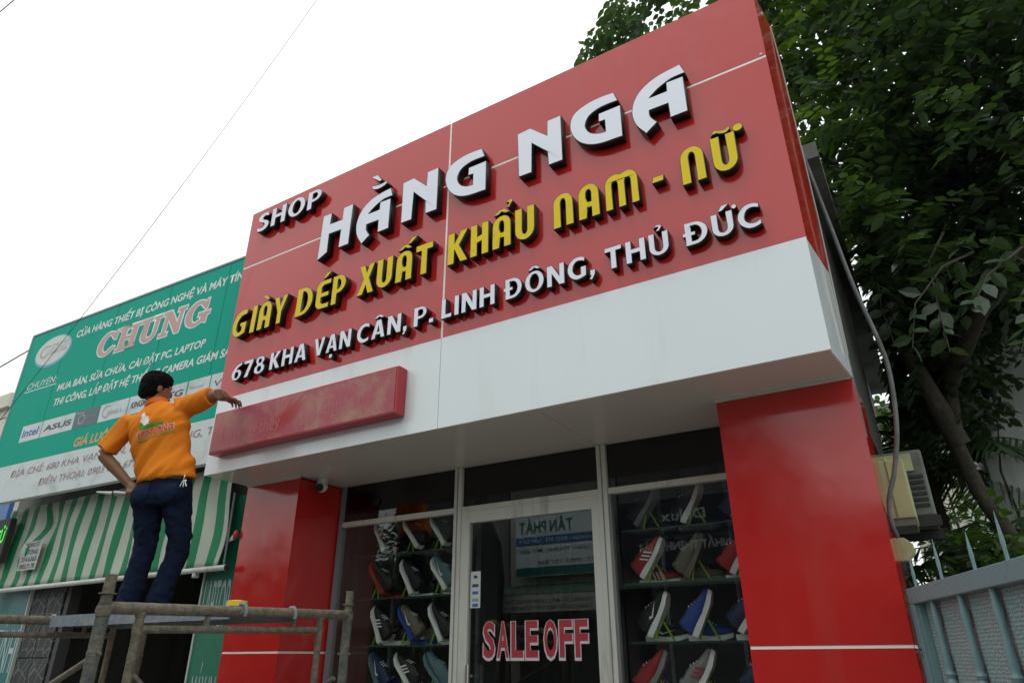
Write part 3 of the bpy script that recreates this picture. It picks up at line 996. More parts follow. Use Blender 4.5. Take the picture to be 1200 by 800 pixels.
    return 0.24, [[(0, 0), (0, 0.23), (0.24, 0.23), (0.24, 0)]]


BASE = {'Ạ': ('A', 'dot'), 'Â': ('A', 'circ'), 'Ô': ('O', 'circ'), 'Đ': ('D', ''), 'Ủ': ('U', 'hook'), 'Ứ': ('U', 'horn_acute')}


def word(s, a, b, z0, z1, face, depth=0.055, gap=0.13):
    items, x = [], 0.0
    for ch in s:
        base, acc = BASE.get(ch, (ch, ''))
        w, lp = bold_glyph(base)
        c = w / 2
        if acc == 'dot':
            lp = lp + [[(c - 0.11, -0.32), (c - 0.11, -0.11), (c + 0.11, -0.11), (c + 0.11, -0.32)]]
        if acc == 'circ':
            lp = lp + [[(c - 0.30, 1.07), (c - 0.10, 1.26), (c + 0.10, 1.26), (c + 0.30, 1.07), (c + 0.12, 1.07), (c, 1.16), (c - 0.12, 1.07)]]
        if acc == 'hook':
            lp = lp + [path(('C', [(c - 0.16, 1.24), (c + 0.0, 1.36), (c + 0.18, 1.28), (c + 0.14, 1.16), (c + 0.06, 1.05)]),
                            ('C', [(c - 0.08, 1.07), (c - 0.02, 1.15), (c + 0.03, 1.21), (c - 0.03, 1.24), (c - 0.16, 1.24)]))]
        if acc == 'horn_acute':
            lp = lp + [[(c - 0.10, 1.06), (c + 0.04, 1.30), (c + 0.30, 1.30), (c + 0.06, 1.06)], arc(w + 0.08, 1.10, 0.10, 0.11, 0, 330, 12)]
        items.append((lp, x))
        x += w + gap
    k = (b - a) / (x - gap)
    for lp, x0 in items:
        raised_letter(loops_mesh(lp, 0.5), (lambda x, z, x0=x0: (a + (x0 + x) * k, z0 + z * (z1 - z0))), SP, depth, face, sign, rim=0.0035)


word('SHOP', -4.405, -3.646, 4.855, 5.035, LWHITE)
for s, a, b in (('678', -4.383, -4.010), ('KHA', -3.954, -3.569), ('VẠN', -3.496, -3.140), ('CÂN,', -3.086, -2.645), ('P.', -2.590, -2.428),
                ('LINH', -2.367, -1.964), ('ĐÔNG,', -1.890, -1.300), ('THỦ', -1.239, -0.868), ('ĐỨC', -0.780, -0.392)):
    word(s, a, b, 3.484, 3.624, LWHITE, depth=0.048)

# ------------------------------------------------------------------ the faded red lightbox being re-lettered
bx = thing('lightbox', 'long faded red lightbox with scraped-off lettering on the white fascia', 'sign box', (-3.56, YF, 2.91))
link('casing', MB().box(-4.464, -2.672, 3.012, YF - 0.002, 2.915, 3.235), BOXEDGE, bx, bevel=0.006)
link('face', MB().box(-4.448, -2.688, 3.0085, 3.0115, 2.930, 3.221), BOXRED, bx)
GHOST = mat('ghost of old lettering', (0.47, 0.125, 0.15), 0.6)
bp_ = FRONT(3.0083)
print_letters('Nhận may', bp_, -4.40, -3.95, 2.995, 3.085, GHOST, bx, bold=0.0, proud=0.0008, name='ghost_letter')
print_text('ghost_lettering', 'they', bp_, -3.93, -3.72, 2.995, 3.105, GHOST, bx, bold=0.0, proud=0.0008)
print_text('ghost_lettering', 'giày xuatkhau', bp_, -3.52, -2.98, 3.015, 3.125, GHOST, bx, bold=0.0, proud=0.0008)


def wiped_patch(m, cx, cz):
    """a wet, wiped streak across the middle of the skin"""
    nt = m.node_tree
    b = nt.nodes['Principled BSDF']
    src = b.inputs['Base Color'].links[0].from_socket
    tc = nt.nodes.new('ShaderNodeTexCoord')
    mp = nt.nodes.new('ShaderNodeMapping')
    mp.inputs['Location'].default_value = (-cx * 5.5 * 0.83 + cz * 5.5 * 0.56, 0, -cx * 11 * 0.56 - cz * 11 * 0.83)
    mp.inputs['Rotation'].default_value = (0, R(-34), 0)
    mp.inputs['Scale'].default_value = (5.5, 0, 11)
    mp.vector_type = 'POINT'
    nt.links.new(tc.outputs['Object'], mp.inputs['Vector'])
    # distance from the patch centre, warped by streaks
    sub = nt.nodes.new('ShaderNodeVectorMath')
    sub.operation = 'SUBTRACT'
    sub.inputs[1].default_value = (cx, 3.01, cz)
    nt.links.new(tc.outputs['Object'], sub.inputs[0])
    rot = nt.nodes.new('ShaderNodeVectorRotate')
    rot.rotation_type = 'Y_AXIS'
    rot.inputs['Angle'].default_value = R(33)
    nt.links.new(sub.outputs['Vector'], rot.inputs['Vector'])
    sc = nt.nodes.new('ShaderNodeVectorMath')
    sc.operation = 'MULTIPLY'
    sc.inputs[1].default_value = (4.6, 0.0, 11.0)
    nt.links.new(rot.outputs['Vector'], sc.inputs[0])
    ln = nt.nodes.new('ShaderNodeVectorMath')
    ln.operation = 'LENGTH'
    nt.links.new(sc.outputs['Vector'], ln.inputs[0])
    st = nt.nodes.new('ShaderNodeVectorMath')
    st.operation = 'MULTIPLY'
    st.inputs[1].default_value = (5, 1, 34)
    nt.links.new(rot.outputs['Vector'], st.inputs[0])
    n = nt.nodes.new('ShaderNodeTexNoise')
    n.inputs['Scale'].default_value = 1.6
    n.inputs['Detail'].default_value = 4
    nt.links.new(st.outputs['Vector'], n.inputs['Vector'])
    ad = nt.nodes.new('ShaderNodeMath')
    ad.operation = 'MULTIPLY_ADD'
    ad.inputs[1].default_value = 1.5
    nt.links.new(n.outputs['Fac'], ad.inputs[0])
    nt.links.new(ln.outputs['Value'], ad.inputs[2])
    mr = nt.nodes.new('ShaderNodeMapRange')
    mr.inputs['From Min'].default_value = 1.05
    mr.inputs['From Max'].default_value = 1.75
    mr.inputs['To Min'].default_value = 1.0
    mr.inputs['To Max'].default_value = 0.0
    nt.links.new(ad.outputs['Value'], mr.inputs['Value'])
    nt.nodes.remove(mp)
    mx = nt.nodes.new('ShaderNodeMix')
    mx.data_type = 'RGBA'
    nt.links.new(mr.outputs['Result'], mx.inputs['Factor'])
    nt.links.new(src, mx.inputs['A'])
    mx.inputs['B'].default_value = (0.36, 0.010, 0.012, 1)
    nt.links.new(mx.outputs['Result'], b.inputs['Base Color'])


wiped_patch(BOXRED, -3.66, 3.075)

# ------------------------------------------------------------------ neighbour: computer shop with the green banner
nb = thing('computer_shop', 'neighbouring computer shop with dark open front and green side panels', 'shop', (-6.4, 4.0, 0))
link('wall', MB().box(-8.6, -4.64, 3.62, 3.72, 2.75, 4.6), PLASTER, nb)
link('side_wall', MB().box(-8.6, -8.45, 3.725, 8.0, 0, 4.6), PLASTER, nb)
link('side_wall', MB().box(-4.78, -4.64, 3.725, 8.0, 0, 4.6), PLASTER, nb)
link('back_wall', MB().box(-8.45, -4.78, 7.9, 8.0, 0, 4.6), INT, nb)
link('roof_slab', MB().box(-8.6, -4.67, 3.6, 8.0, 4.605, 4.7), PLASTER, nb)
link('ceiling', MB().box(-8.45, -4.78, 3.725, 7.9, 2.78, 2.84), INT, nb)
link('floor', MB().box(-8.6, -4.64, 3.53, 7.9, 0, 0.05), INTFLOOR, nb)
tp = link('column', MB().box(-8.6, -7.66, 3.56, 3.70, 0.05, 2.749), PANELT, nb)
gp_ = link('column', MB().box(-5.01, -4.64, 3.56, 3.70, 0.05, 2.749), PANELG, nb)
link('column_edge', MB().box(-5.028, -5.011, 3.552, 3.6, 0.05, 2.749), mat('pale trim', (0.45, 0.5, 0.48), 0.4), nb)
link('column_edge', MB().box(-7.658, -7.64, 3.552, 3.6, 0.05, 2.749), MATS['pale trim'], nb)
cp = FRONT(3.559)
print_text('panel_lettering', 'LAPTOP', cp, -4.985, -4.68, 1.74, 2.13, mat('pale panel print', (0.42, 0.52, 0.55), 0.5), gp_, bold=0.0, proud=0.001)
print_text('panel_lettering', 'MÁY IN', cp, -4.95, -4.68, 1.10, 1.46, MATS['pale panel print'], gp_, bold=0.0, proud=0.001)
print_text('panel_lettering', 'VI TÍNH', cp, -8.25, -7.69, 1.44, 1.84, MATS['pale panel print'], tp, bold=0.0, proud=0.001)
core = link('stone_pillar', MB().box(-7.64, -7.07, 3.60, 3.70, 0.05, 2.749), mat('dark grout', (0.09, 0.095, 0.095), 0.9), nb)
tile = MB().box(-0.1375, 0.1375, -0.012, 0.012, -0.1475, 0.1475).mesh('tile')
clean(tile, bevel=0.003)
tile.materials.append(STONE)
for i in range(2):
    for j in range(9):
        t = bpy.data.objects.new('tile', tile)
        C.objects.link(t)
        t.parent = core
        t.location = (-7.497 + i * 0.283, 3.59, 0.20 + j * 0.303)
link('door_jamb', MB().box(-7.03, -6.97, 3.58, 3.68, 0.05, 2.749), mat('dark jamb', (0.05, 0.052, 0.05), 0.6), nb)
link('counter', MB().box(-6.7, -5.3, 6.2, 6.7, 0.05, 1.1), INT, nb)

# banner: 3.76 m long, slightly turned out of the street line
BO = Vector((-8.41, 3.181, 0))
BU = Vector((0.99923, 0.03915, 0)).normalized()
bn = thing('green_banner_sign', 'green banner sign with faded white print and a white address strip', 'sign', (-6.5, 3.25, 2.98))
BP = Plane(BO, BU)
BM_ = BP.M()


def bquad(name, u0, u1, z0, z1, y0, y1, m, parent=None, bevel=0):
    pts = [(u0, z0), (u1, z0), (u1, z1), (u0, z1)]
    mb = MB().prism([BM_ @ Vector((a, b, y0)) for a, b in pts], BM_.to_3x3() @ Vector((0, 0, y1 - y0)))
    return link(name, mb, m, parent or bn, bevel=bevel)


bquad('banner', 0, 3.76, 3.372, 4.928, -0.06, 0.0, GREEN)
bquad('address_strip', 0.0, 3.76, 2.985, 3.371, -0.06, 0.001, BWHITE)
bquad('top_rail', -0.012, 3.772, 4.929, 4.95, -0.062, 0.006, DARKALU)
bquad('side_rail', -0.02, -0.001, 2.985, 4.928, -0.062, 0.006, mat('pale rail', (0.35, 0.42, 0.40), 0.5))
bquad('frame', 0.02, 3.74, 3.0, 4.9, -0.10, -0.061, DARKALU)
for u in (0.75, 1.6, 2.45, 3.3):                                     # the frame tubes show as welded seams behind the stretched banner
    bquad('banner_seam', u, u + 0.012, 3.80, 4.92, -0.002, 0.0012, mat('banner seam', (0.004, 0.27, 0.19), 0.6, spec=0.12))
for u in (0.4, 1.8, 3.3):
    a = BM_ @ Vector((u, 3.2, -0.1))
    for z in (3.18, 4.4):
        link('bracket', MB().box(a.x - 0.02, a.x + 0.02, a.y, 3.625, z, z + 0.04), DARK, bn)


def bt(s, u0, u1, z0, z1, m, bold=0.02, shear=0.0, name='lettering', parent=None, proud=0.002):
    return print_text(name, s, BP, u0, u1, z0, z1, m, parent or bn, bold=bold, shear=shear, proud=proud)


bt('CỬA HÀNG THIẾT BỊ CÔNG NGHỆ VÀ MÁY TÍNH', 0.925, 3.60, 4.70, 4.785, PRINTW, 0.028, 0.1)


def serif(ch):
    if ch == 'C':
        return 0.84, [[(0.80, 0.98), (0.80, 0.62), (0.72, 0.62)] + arc(0.44, 0.5, 0.20, 0.38, 45, 315, 18) + [(0.74, 0.32), (0.83, 0.27)] + arc(0.42, 0.5, 0.42, 0.5, 322, 58, 22) + [(0.71, 0.93), (0.74, 0.98)]]
    if ch == 'H':
        return 0.9, [[(0, 0), (0, .12), (.1, .12), (.1, .88), (0, .88), (0, 1), (.42, 1), (.42, .88), (.32, .88), (.32, .57), (.58, .57), (.58, .88), (.48, .88), (.48, 1), (.9, 1), (.9, .88),
                      (.8, .88), (.8, .12), (.9, .12), (.9, 0), (.48, 0), (.48, .12), (.58, .12), (.58, .43), (.32, .43), (.32, .12), (.42, .12), (.42, 0)]]
    if ch == 'U':
        return 0.86, [[(0, 1), (.42, 1), (.42, .88), (.32, .88), (.32, .35)] + arc(.46, .33, .14, .18, 180, 360, 10) + [(.60, .88), (.50, .88), (.50, 1), (.86, 1), (.86, .88), (.76, .88)] + arc(.43, .33, .33, .33, 0, -180, 14) + [(.1, .88), (0, .88)]]
    if ch == 'N':
        return 0.92, [[(0, 0), (0, .12), (.1, .12), (.1, .88), (0, .88), (0, 1), (.30, 1), (.68, .38), (.68, .88), (.58, .88), (.58, 1), (.92, 1), (.92, .88), (.82, .88), (.82, 0), (.66, 0), (.24, .68), (.24, .12), (.34, .12), (.34, 0)]]
    return 0.94, [[(0.80, 0.98), (0.80, 0.62), (0.72, 0.62)] + arc(0.44, 0.5, 0.20, 0.38, 45, 300, 18) + [(0.62, 0.18), (0.62, 0.36), (0.52, 0.36), (0.52, 0.48), (0.94, 0.48), (0.94, 0.36), (0.86, 0.36), (0.86, 0.06), (0.78, 0.09)]
                  + arc(0.42, 0.5, 0.42, 0.5, 310, 58, 22) + [(0.71, 0.93), (0.74, 0.98)]]


xx = 1.405
for ch in 'CHUNG':
    w, lp = serif(ch)
    kx = 0.325 / 0.9
    mp_ = lambda p: (xx + p[0] * kx + 0.03 * p[1], 4.352 + p[1] * 0.262)
    base = [[mp_(p) for p in l] for l in lp]
    wide = loops_mesh(base, 0.0, 0.016)
    Mb = BP.M()
    for v in wide.vertices:
        v.co = Mb @ Vector((v.co.x, v.co.y, 0.002))
    wl = link('letter', wide, PRINTW, bn, fix=False)
    print_poly('letter_fill', base, BP, PRINTP, wl, 0.0035)
    xx += w * kx + 0.026
bt('CHUYÊN:', 0.215, 0.775, 4.225, 4.305, PRINTW, 0.0, 0.2)
bquad('underline', 0.2, 0.80, 4.195, 4.205, 0.0, 0.0016, PRINTW)
bt('MUA BÁN, SỬA CHỮA, CÀI ĐẶT PC, LAPTOP', 0.855, 3.16, 4.10, 4.178, PRINTW, 0.028, 0.15)
bt('THI CÔNG, LẮP ĐẶT HỆ THỐNG CAMERA GIÁM SÁT', 0.86, 3.60, 3.932, 4.012, PRINTW, 0.028, 0.15)
bt('GIÁ LUÔN LUÔN RẺ', 1.455, 2.75, 3.41, 3.50, PRINTY, 0.04, 0.15)


def bt_words(s, u0, u1, z0, z1, m, proud):
    a, b, _, _ = bounds(text_mesh(s))
    k = (u1 - u0) / (b - a)
    ws = s.split(' ')
    for i, w in enumerate(ws):
        r = bounds(text_mesh(' '.join(ws[:i + 1])))[1]
        l, q, _, _ = bounds(text_mesh(w))
        bt(w, u0 + (r - (q - l) - a) * k, u0 + (r - a) * k, z0, z1, m, 0.0, 0.2, proud=proud)


bt_words('ĐỊA CHỈ: 680 KHA VẠN CÂN, P. LINH ĐÔNG, TP.', 0.445, 3.60, 3.232, 3.302, PRINTR, 0.0035)
bt_words('ĐIỆN THOẠI: 0903 042 679 -', 1.02, 2.62, 3.088, 3.158, PRINTR, 0.0035)
ov = print_poly('oval_logo', [arc(0.53, 4.637, 0.345, 0.19, 0, 350, 35)], BP, mat('oval blue', (0.12, 0.45, 0.55), 0.5), bn, 0.0015)
print_poly('oval_inner', [arc(0.52, 4.645, 0.325, 0.168, 0, 350, 35)], BP, mat('oval white', (0.60, 0.66, 0.63), 0.5), ov, 0.003)
bt('C', 0.27, 0.42, 4.58, 4.74, PRINTP, 0.0, 0.1, parent=ov, proud=0.0045)
print_letters('CHUNG', BP, 0.45, 0.80, 4.69, 4.73, PRINTP, ov, 0.0, 0.0045)
print_letters('COMPUTER', BP, 0.40, 0.81, 4.60, 4.64, PRINTP, ov, 0.0, 0.0045)
bquad('oval_bar', 0.40, 0.82, 4.66, 4.665, 0.003, 0.0046, MATS['oval blue'], ov)
LOGOS = [(0.40, 0.77, 'intel', PRINTB, BWHITE, 0.02), (0.785, 1.345, 'ASUS', PRINTK, BWHITE, 0.03), (1.36, 1.75, 'e', PRINTG, SLATE, 0.0), (1.765, 2.20, 'EBELL', PRINTG, BWHITE, 0.0),
         (2.215, 2.62, 'KINGMAX', PRINTK, BWHITE, 0.03), (2.635, 3.03, 'BTG', PRINTK, BWHITE, 0.03), (3.05, 3.335, 'Panasonic', PRINTG, BWHITE, 0.0), (3.35, 3.72, 'Viễn', PRINTK, BWHITE, 0.0)]
for u0, u1, s, m, bgm, bo in LOGOS:
    q = bquad('logo_box', u0, u1, 3.605, 3.785, 0.0, 0.0016, bgm)
    if s == 'EBELL':
        print_poly('logo_ring', [arc(u0 + 0.12, 3.70, 0.07, 0.065, 60, 300, 20) + arc(u0 + 0.12, 3.70, 0.058, 0.053, 300, 60, 20)], BP, m, q, 0.003)
        bt(s, u0 + 0.14, u1 - 0.06, 3.66, 3.70, m, bo, 0.1, 'logo_print', q, 0.003)
    elif s == 'e':
        print_poly('logo_ring', [arc(u0 + 0.12, 3.69, 0.06, 0.055, 0, 350, 24), arc(u0 + 0.12, 3.69, 0.042, 0.038, 0, 350, 24)], BP, m, q, 0.003)
        bt('Epson', u0 + 0.02, u0 + 0.14, 3.755, 3.772, PRINTW, 0, 0, 'logo_print', q, 0.003)
        bt('electronics', u0 + 0.19, u1 - 0.03, 3.68, 3.705, m, 0, 0, 'logo_print', q, 0.003)
    elif s == 'intel':
        bt(s, u0 + 0.03, u1 - 0.05, 3.66, 3.745, m, bo, 0.1, 'logo_print', q, 0.003)
    elif s == 'Panasonic':
        bt(s, u0 + 0.03, u1 - 0.08, 3.70, 3.722, m, bo, 0, 'logo_print', q, 0.003)
    else:
        bt(s, u0 + 0.04, u1 - 0.04, 3.665, 3.725, m, bo, 0.15, 'logo_print', q, 0.003)

# striped drop awning
aw = thing('striped_awning', 'green and cream striped drop awning hanging below the green banner', 'awning', (-6.4, 3.47, 2.17))
NX, NZ = 240, 16
av, af, auv = [], [], []
AX0, AX1, AZ0, AZ1 = -8.35, -4.735, 2.185, 2.98
for j in range(NZ + 1):
    for i in range(NX + 1):
        s, t = i / NX, j / NZ
        x = AX0 + (AX1 - AX0) * s
        z = AZ0 + (AZ1 - AZ0) * t
        fold = math.exp(-((s - 0.18 - 0.05 * t) / 0.05) ** 2)
        hang = math.sin(t * PI)
        y = 3.44 + 0.03 * t + 0.018 * hang * math.sin(s * 44 + 2.5 * math.sin(s * 9) + t * 1.5) + 0.05 * hang * fold * math.sin(t * 9 + 1)
        dx = 0.022 * fold * math.sin(t * 9.5 + 0.6) + 0.012 * hang * math.sin(s * 21 + t * 4)
        if s > 0.82:
            dx += 0.03 * math.sin(t * 5.5) * (s - 0.82) / 0.18
        av.append((x + dx, y + 0.006 * noise.noise((x * 3, z * 3, 0)), z))
        auv.append((x / 0.228, z))
for j in range(NZ):
    for i in range(NX):
        k = j * (NX + 1) + i
        af.append((k, k + 1, k + NX + 2, k + NX + 1))
am = bpy.data.meshes.new('cloth')
am.from_pydata(av, [], af)
ul = am.uv_layers.new(name='UVMap')
for lp in am.loops:
    ul.data[lp.index].uv = auv[lp.vertex_index]
cl = link('cloth', am, STRIPE, aw, fix=False)
am.polygons.foreach_set('use_smooth', [True] * len(am.polygons))
sm = cl.modifiers.new('thick', 'SOLIDIFY')
sm.thickness = 0.003
link('bottom_pipe', MB().tube([(-8.4, 3.44, 2.165), (-4.615, 3.44, 2.175)], 0.021, 14), PIPEW, aw, smooth=True)
link('pipe_cap', MB().tube([(-4.614, 3.44, 2.175), (-4.600, 3.44, 2.175)], 0.023, 14), DARK, aw, smooth=True)
link('arm_joint', MB().box(-5.0, -4.965, 3.43, 3.47, 2.12, 2.165).tube([(-4.98, 3.425, 2.135), (-4.98, 3.475, 2.135)], 0.012, 10), PIPEW, aw, bevel=0.004)
link('guide_rod', MB().tube([(-4.70, 3.47, 2.75), (-4.69, 3.47, 2.2)], 0.008, 8), DARKALU, aw)
AP = Plane((0, 3.405, 0))
pn = print_poly('advert_sticker', [[(-7.73, 2.33), (-7.39, 2.33), (-7.37, 2.60), (-7.71, 2.60)]], AP, mat('paper sticker', (0.45, 0.48, 0.46), 0.7), aw, 0.0)
for s, z, x0, x1 in (('KHOAN CẮT', 2.545, -7.68, -7.42), ('BÊ TÔNG', 2.475, -7.69, -7.42), ('254.6365', 2.41, -7.70, -7.41), ('0903.71.70', 2.345, -7.70, -7.42)):
    print_text('sticker_print', s, AP, x0, x1, z, z + 0.045, PRINTK, pn, bold=0.02, proud=0.002)
# little pennant wedge by the pillar
pw = thing('wall_lamp', 'small white wedge lamp with a red end between awning and left red pillar', 'lamp', (-4.66, 3.5, 2.40))
link('shade', MB().rings([((-4.735, 3.50, 2.375), (0.0, 0.004, 0.002), (0.0, 0.002, 0.006)), ((-4.64, 3.49, 2.415), (0.0, 0.02, 0.005), (0.004, 0.004, 0.035))], 12), GUNW, pw, smooth=True)
link('red_end', MB().ball((-4.625, 3.485, 2.42), (0.022, 0.02, 0.036), 12, 8), SALER, pw, smooth=True)

# far-left odds and ends
ld = thing('led_sign', 'black sign with green light-dot letters at the left edge beside the awning', 'sign', (-8.25, 3.3, 2.35))
link('panel', MB().box(-8.62, -8.0, 3.34, 3.40, 2.42, 2.86), DARK, ld, bevel=0.008)
LEDM = bpy.data.materials.new('green light dots')
LEDM.use_nodes = True
LEDM.node_tree.nodes['Principled BSDF'].inputs['Emission Color'].default_value = (0.05, 1.0, 0.05, 1)
LEDM.node_tree.nodes['Principled BSDF'].inputs['Emission Strength'].default_value = 0.8
LEDM.node_tree.nodes['Principled BSDF'].inputs['Base Color'].default_value = (0.0, 0.2, 0.0, 1)
print_text('led_lettering', 'ĐIỆN TỬ', FRONT(3.339), -8.56, -8.03, 2.62, 2.75, LEDM, ld, bold=0.02, proud=0.001)
link('bracket', MB().box(-8.5, -8.46, 3.40, 3.60, 2.6, 2.64), DARK, ld)
fb = thing('cream_building', 'cream building far down the street at the left edge', 'building', (-17.5, 8, 0))
link('wall', MB().box(-19.5, -15.9, 6.0, 14, 0, 6.3), CREAM, fb)
link('parapet', MB().box(-19.6, -15.8, 5.9, 14.1, 6.3, 6.6), CREAM, fb)
for z in (2.2, 4.2):
    for x in (-18.6, -17.2):
        w_ = link('window', MB().box(x, x + 0.8, 5.97, 6.0, z, z + 1.2), DARK, fb)
        link('sill', MB().box(x - 0.05, x + 0.85, 5.92, 5.969, z - 0.06, z), CREAM, w_)
bs = thing('blue_sign_panel', 'blue panel sign far left behind the green banner', 'sign', (-12.2, 4.6, 3))
link('panel', MB().box(-13.2, -11.2, 4.6, 4.66, 3.0, 4.6), mat('blue sign', (0.03, 0.12, 0.35), 0.4), bs)
link('post', MB().box(-12.3, -12.2, 4.67, 4.75, 0, 4.5), DARK, bs)
link('post', MB().box(-11.6, -11.5, 4.67, 4.75, 0, 4.5), DARK, bs)

# ------------------------------------------------------------------ scaffold
def pipe(name, pts, r, m, parent, n=12):
    return link(name, MB().tube(pts, r, n), m, parent, smooth=True)


def scaffold_frame(name, label, X, y0, y1, zt0, zt1, m, post_m):
    t = thing(name, label, 'scaffold', (X, y0, 0), 'scaffold frames')
    zb = lambda y: zt0 + (zt1 - zt0) * (y - y0) / (y1 - y0)
    for y in (y0, y1):
        p = pipe('post', [(X, y, 0), (X, y, zb(y) + 0.02)], 0.027, post_m, t, 14)
        pipe('pin', [(X, y, zb(y) + 0.02), (X, y, zb(y) + 0.135)], 0.0235, RUST, p)
        pipe('collar', [(X, y, zb(y) + 0.055), (X, y, zb(y) + 0.06)], 0.036, RUST, p, 14)
    pipe('top_bar', [(X, y0, zt0), (X, y1, zt1)], 0.026, m, t, 14)
    ya, yb = y0 + 0.17, y1 - 0.22
    for y in (ya, yb):
        pipe('inner_post', [(X, y, 0.35), (X, y, zb(y))], 0.019, m, t)
    pipe('inner_bar', [(X, ya, zb(ya) - 0.085), (X, yb, zb(yb) - 0.085)], 0.017, m, t)
    for y in (0.35, 0.72):
        yy = y0 + (y1 - y0) * y
        pipe('stub', [(X, yy, zb(yy) - 0.085), (X, yy, zb(yy))], 0.013, m, t)
    for y in (y0, y1, ya, yb):
        q = 0.03 if y in (y0, y1) else 0.022
        pipe('weld', [(X, y, zb(y) - 0.034), (X, y, zb(y) - 0.012), (X, y, zb(y) + 0.008)], [q, q * 1.12, q], RUST, t, 12)
    for y in (ya, yb):
        pipe('weld', [(X, y, zb(y) - 0.112), (X, y, zb(y) - 0.085), (X, y, zb(y) - 0.06)], [0.020, 0.0235, 0.020], RUST, t, 12)
    for y in (y0, y1):
        pipe('brace_pin', [(X + 0.045, y, 1.575), (X - 0.05, y, 1.575)], 0.007, RUST, t, 8)
    pipe('low_bar', [(X, y0, 0.35), (X, y1, 0.35)], 0.019, m, t)
    pipe('mid_bar', [(X, y0, 1.05), (X, ya, 1.05)], 0.015, m, t)
    return t


scaffold_frame('scaffold', 'near scaffold frame with its post standing in front of the worker', -3.13, 1.76, 3.237, 1.752, 1.788, RUST, RUSTB)
scaffold_frame('scaffold', 'far scaffold frame at the left edge in front of the dark shop', -4.95, 1.62, 3.10, 1.765, 1.785, RUST, RUST)
br = thing('cross_brace', 'diagonal scaffold brace joining the two frames', 'brace', (-4, 1.8, 1), 'cross braces')
pipe('tube', [(-3.16, 1.80, 1.575), (-4.92, 1.66, 0.80)], 0.013, RUST, br, 10)
br2 = thing('cross_brace', 'diagonal scaffold brace on the wall side, behind the near frame', 'brace', (-4, 3.2, 1), 'cross braces')
pipe('tube', [(-3.16, 3.20, 1.45), (-4.92, 3.06, 0.50)], 0.013, RUST, br2, 10)
pipe('tube', [(-3.16, 3.22, 0.5), (-4.92, 3.08, 1.45)], 0.013, RUST, br2, 10)
pk = thing('scaffold_plank', 'worn blue steel plank with hooks under the worker', 'plank', (-4.0, 2.6, 1.75))
link('deck', MB().box(-4.90, -3.17, 2.44, 2.84, 1.792, 1.80), PLANKM, pk)
link('edge', MB().box(-4.90, -3.17, 2.432, 2.439, 1.735, 1.80), PLANKM, pk)
link('edge', MB().box(-4.90, -3.17, 2.841, 2.848, 1.735, 1.80), PLANKM, pk)
link('end_cap', MB().box(-4.899, -4.89, 2.44, 2.84, 1.74, 1.791), PLANKM, pk)
link('end_cap', MB().box(-3.18, -3.171, 2.44, 2.84, 1.74, 1.791), PLANKM, pk)
for X, s in ((-3.13, 1), (-4.95, -1)):
    for y in (2.47, 2.80):
        pts = [(X - s * 0.05, y, 1.77)] + [(X + s * 0.036 * math.sin(a), y, 1.772 + 0.036 * math.cos(a)) for a in (R(-60), R(-20), R(20), R(60), R(100), R(130))]
        pipe('hook', pts, 0.010, PLANKM, pk, 8)
yt = thing('yellow_tape_roll', 'small flat yellow tape roll lying on the plank near the red pillar', 'tape', (-3.3, 2.65, 1.80))
link('roll', MB().tube([(-3.42, 2.66, 1.802), (-3.42, 2.66, 1.845)], 0.055, 20), YELLOW, yt, bevel=0.004)
link('core', MB().tube([(-3.42, 2.66, 1.8455), (-3.42, 2.66, 1.848)], 0.03, 16), GUNW, yt)

# ------------------------------------------------------------------ the worker
def remesh(mb, voxel, smooth_it=6, disp=None):
    me = clean(mb.mesh('tmp'))
    o = bpy.data.objects.new('tmp', me)
    C.objects.link(o)
    md = o.modifiers.new('r', 'REMESH')
    md.mode = 'VOXEL'
    md.voxel_size = voxel
    s = o.modifiers.new('s', 'SMOOTH')
    s.factor = 0.5
    s.iterations = smooth_it
    bpy.context.view_layer.update()
    dg = bpy.context.evaluated_depsgraph_get()
    out = bpy.data.meshes.new_from_object(o.evaluated_get(dg))
    bpy.data.objects.remove(o)
    if disp:
        nr = [v.normal.copy() for v in out.vertices]
        for v, n in zip(out.vertices, nr):
            v.co += n * disp(v.co)
    out.polygons.foreach_set('use_smooth', [True] * len(out.polygons))
    return out


KS = 4.5 / 4.33
OFF = Vector((0, 0, 1.55))


def J(x, y, z):                                   # joint measured on the man's plane, scaled about the viewer's height
    return Vector((x * KS, y * KS, 1.55 + (z - 1.55) * KS))


Lx = Vector((0.854, 0.520, 0))                    # the man's right
Fx = Vector((-0.520, 0.854, 0))                   # the way he faces
Zx = Vector((0, 0, 1))
hipC = J(-4.155, 2.54, 2.60)
neck = J(-4.30, 2.452, 3.105)
shL = J(-4.435, 2.375, 2.975)
shR = J(-4.125, 2.562, 3.09)
elL = J(-4.535, 2.309, 2.760)
haL = J(-4.365, 2.43, 2.570)
elR = Vector((-4.045, 2.715, 3.215))
wrR = Vector((-4.160, 2.865, 3.258))
fiR = Vector((-4.185, 3.01, 3.247))
knL = J(-4.205, 2.512, 2.185) + Fx * 0.03
knR = J(-4.025, 2.620, 2.185) + Fx * 0.03
anL = J(-4.215, 2.503, 1.885)
anR = J(-4.065, 2.594, 1.875)
SOLE = 1.80
hpL = hipC - Lx * 0.085 + Vector((0, 0, -0.10))
hpR = hipC + Lx * 0.085 + Vector((0, 0, -0.08))
spine = (neck - hipC)
tilt = spine.normalized()
sideT = (shR - shL).normalized()                  # shoulder line rises to the right
sideM = (Lx + Zx * 0.2).normalized()

person = thing('person', 'worker in orange polo shirt and dark jeans reaching to the red lightbox', 'person', (-4.3, 2.64, SOLE))
chest = hipC + spine * 0.68
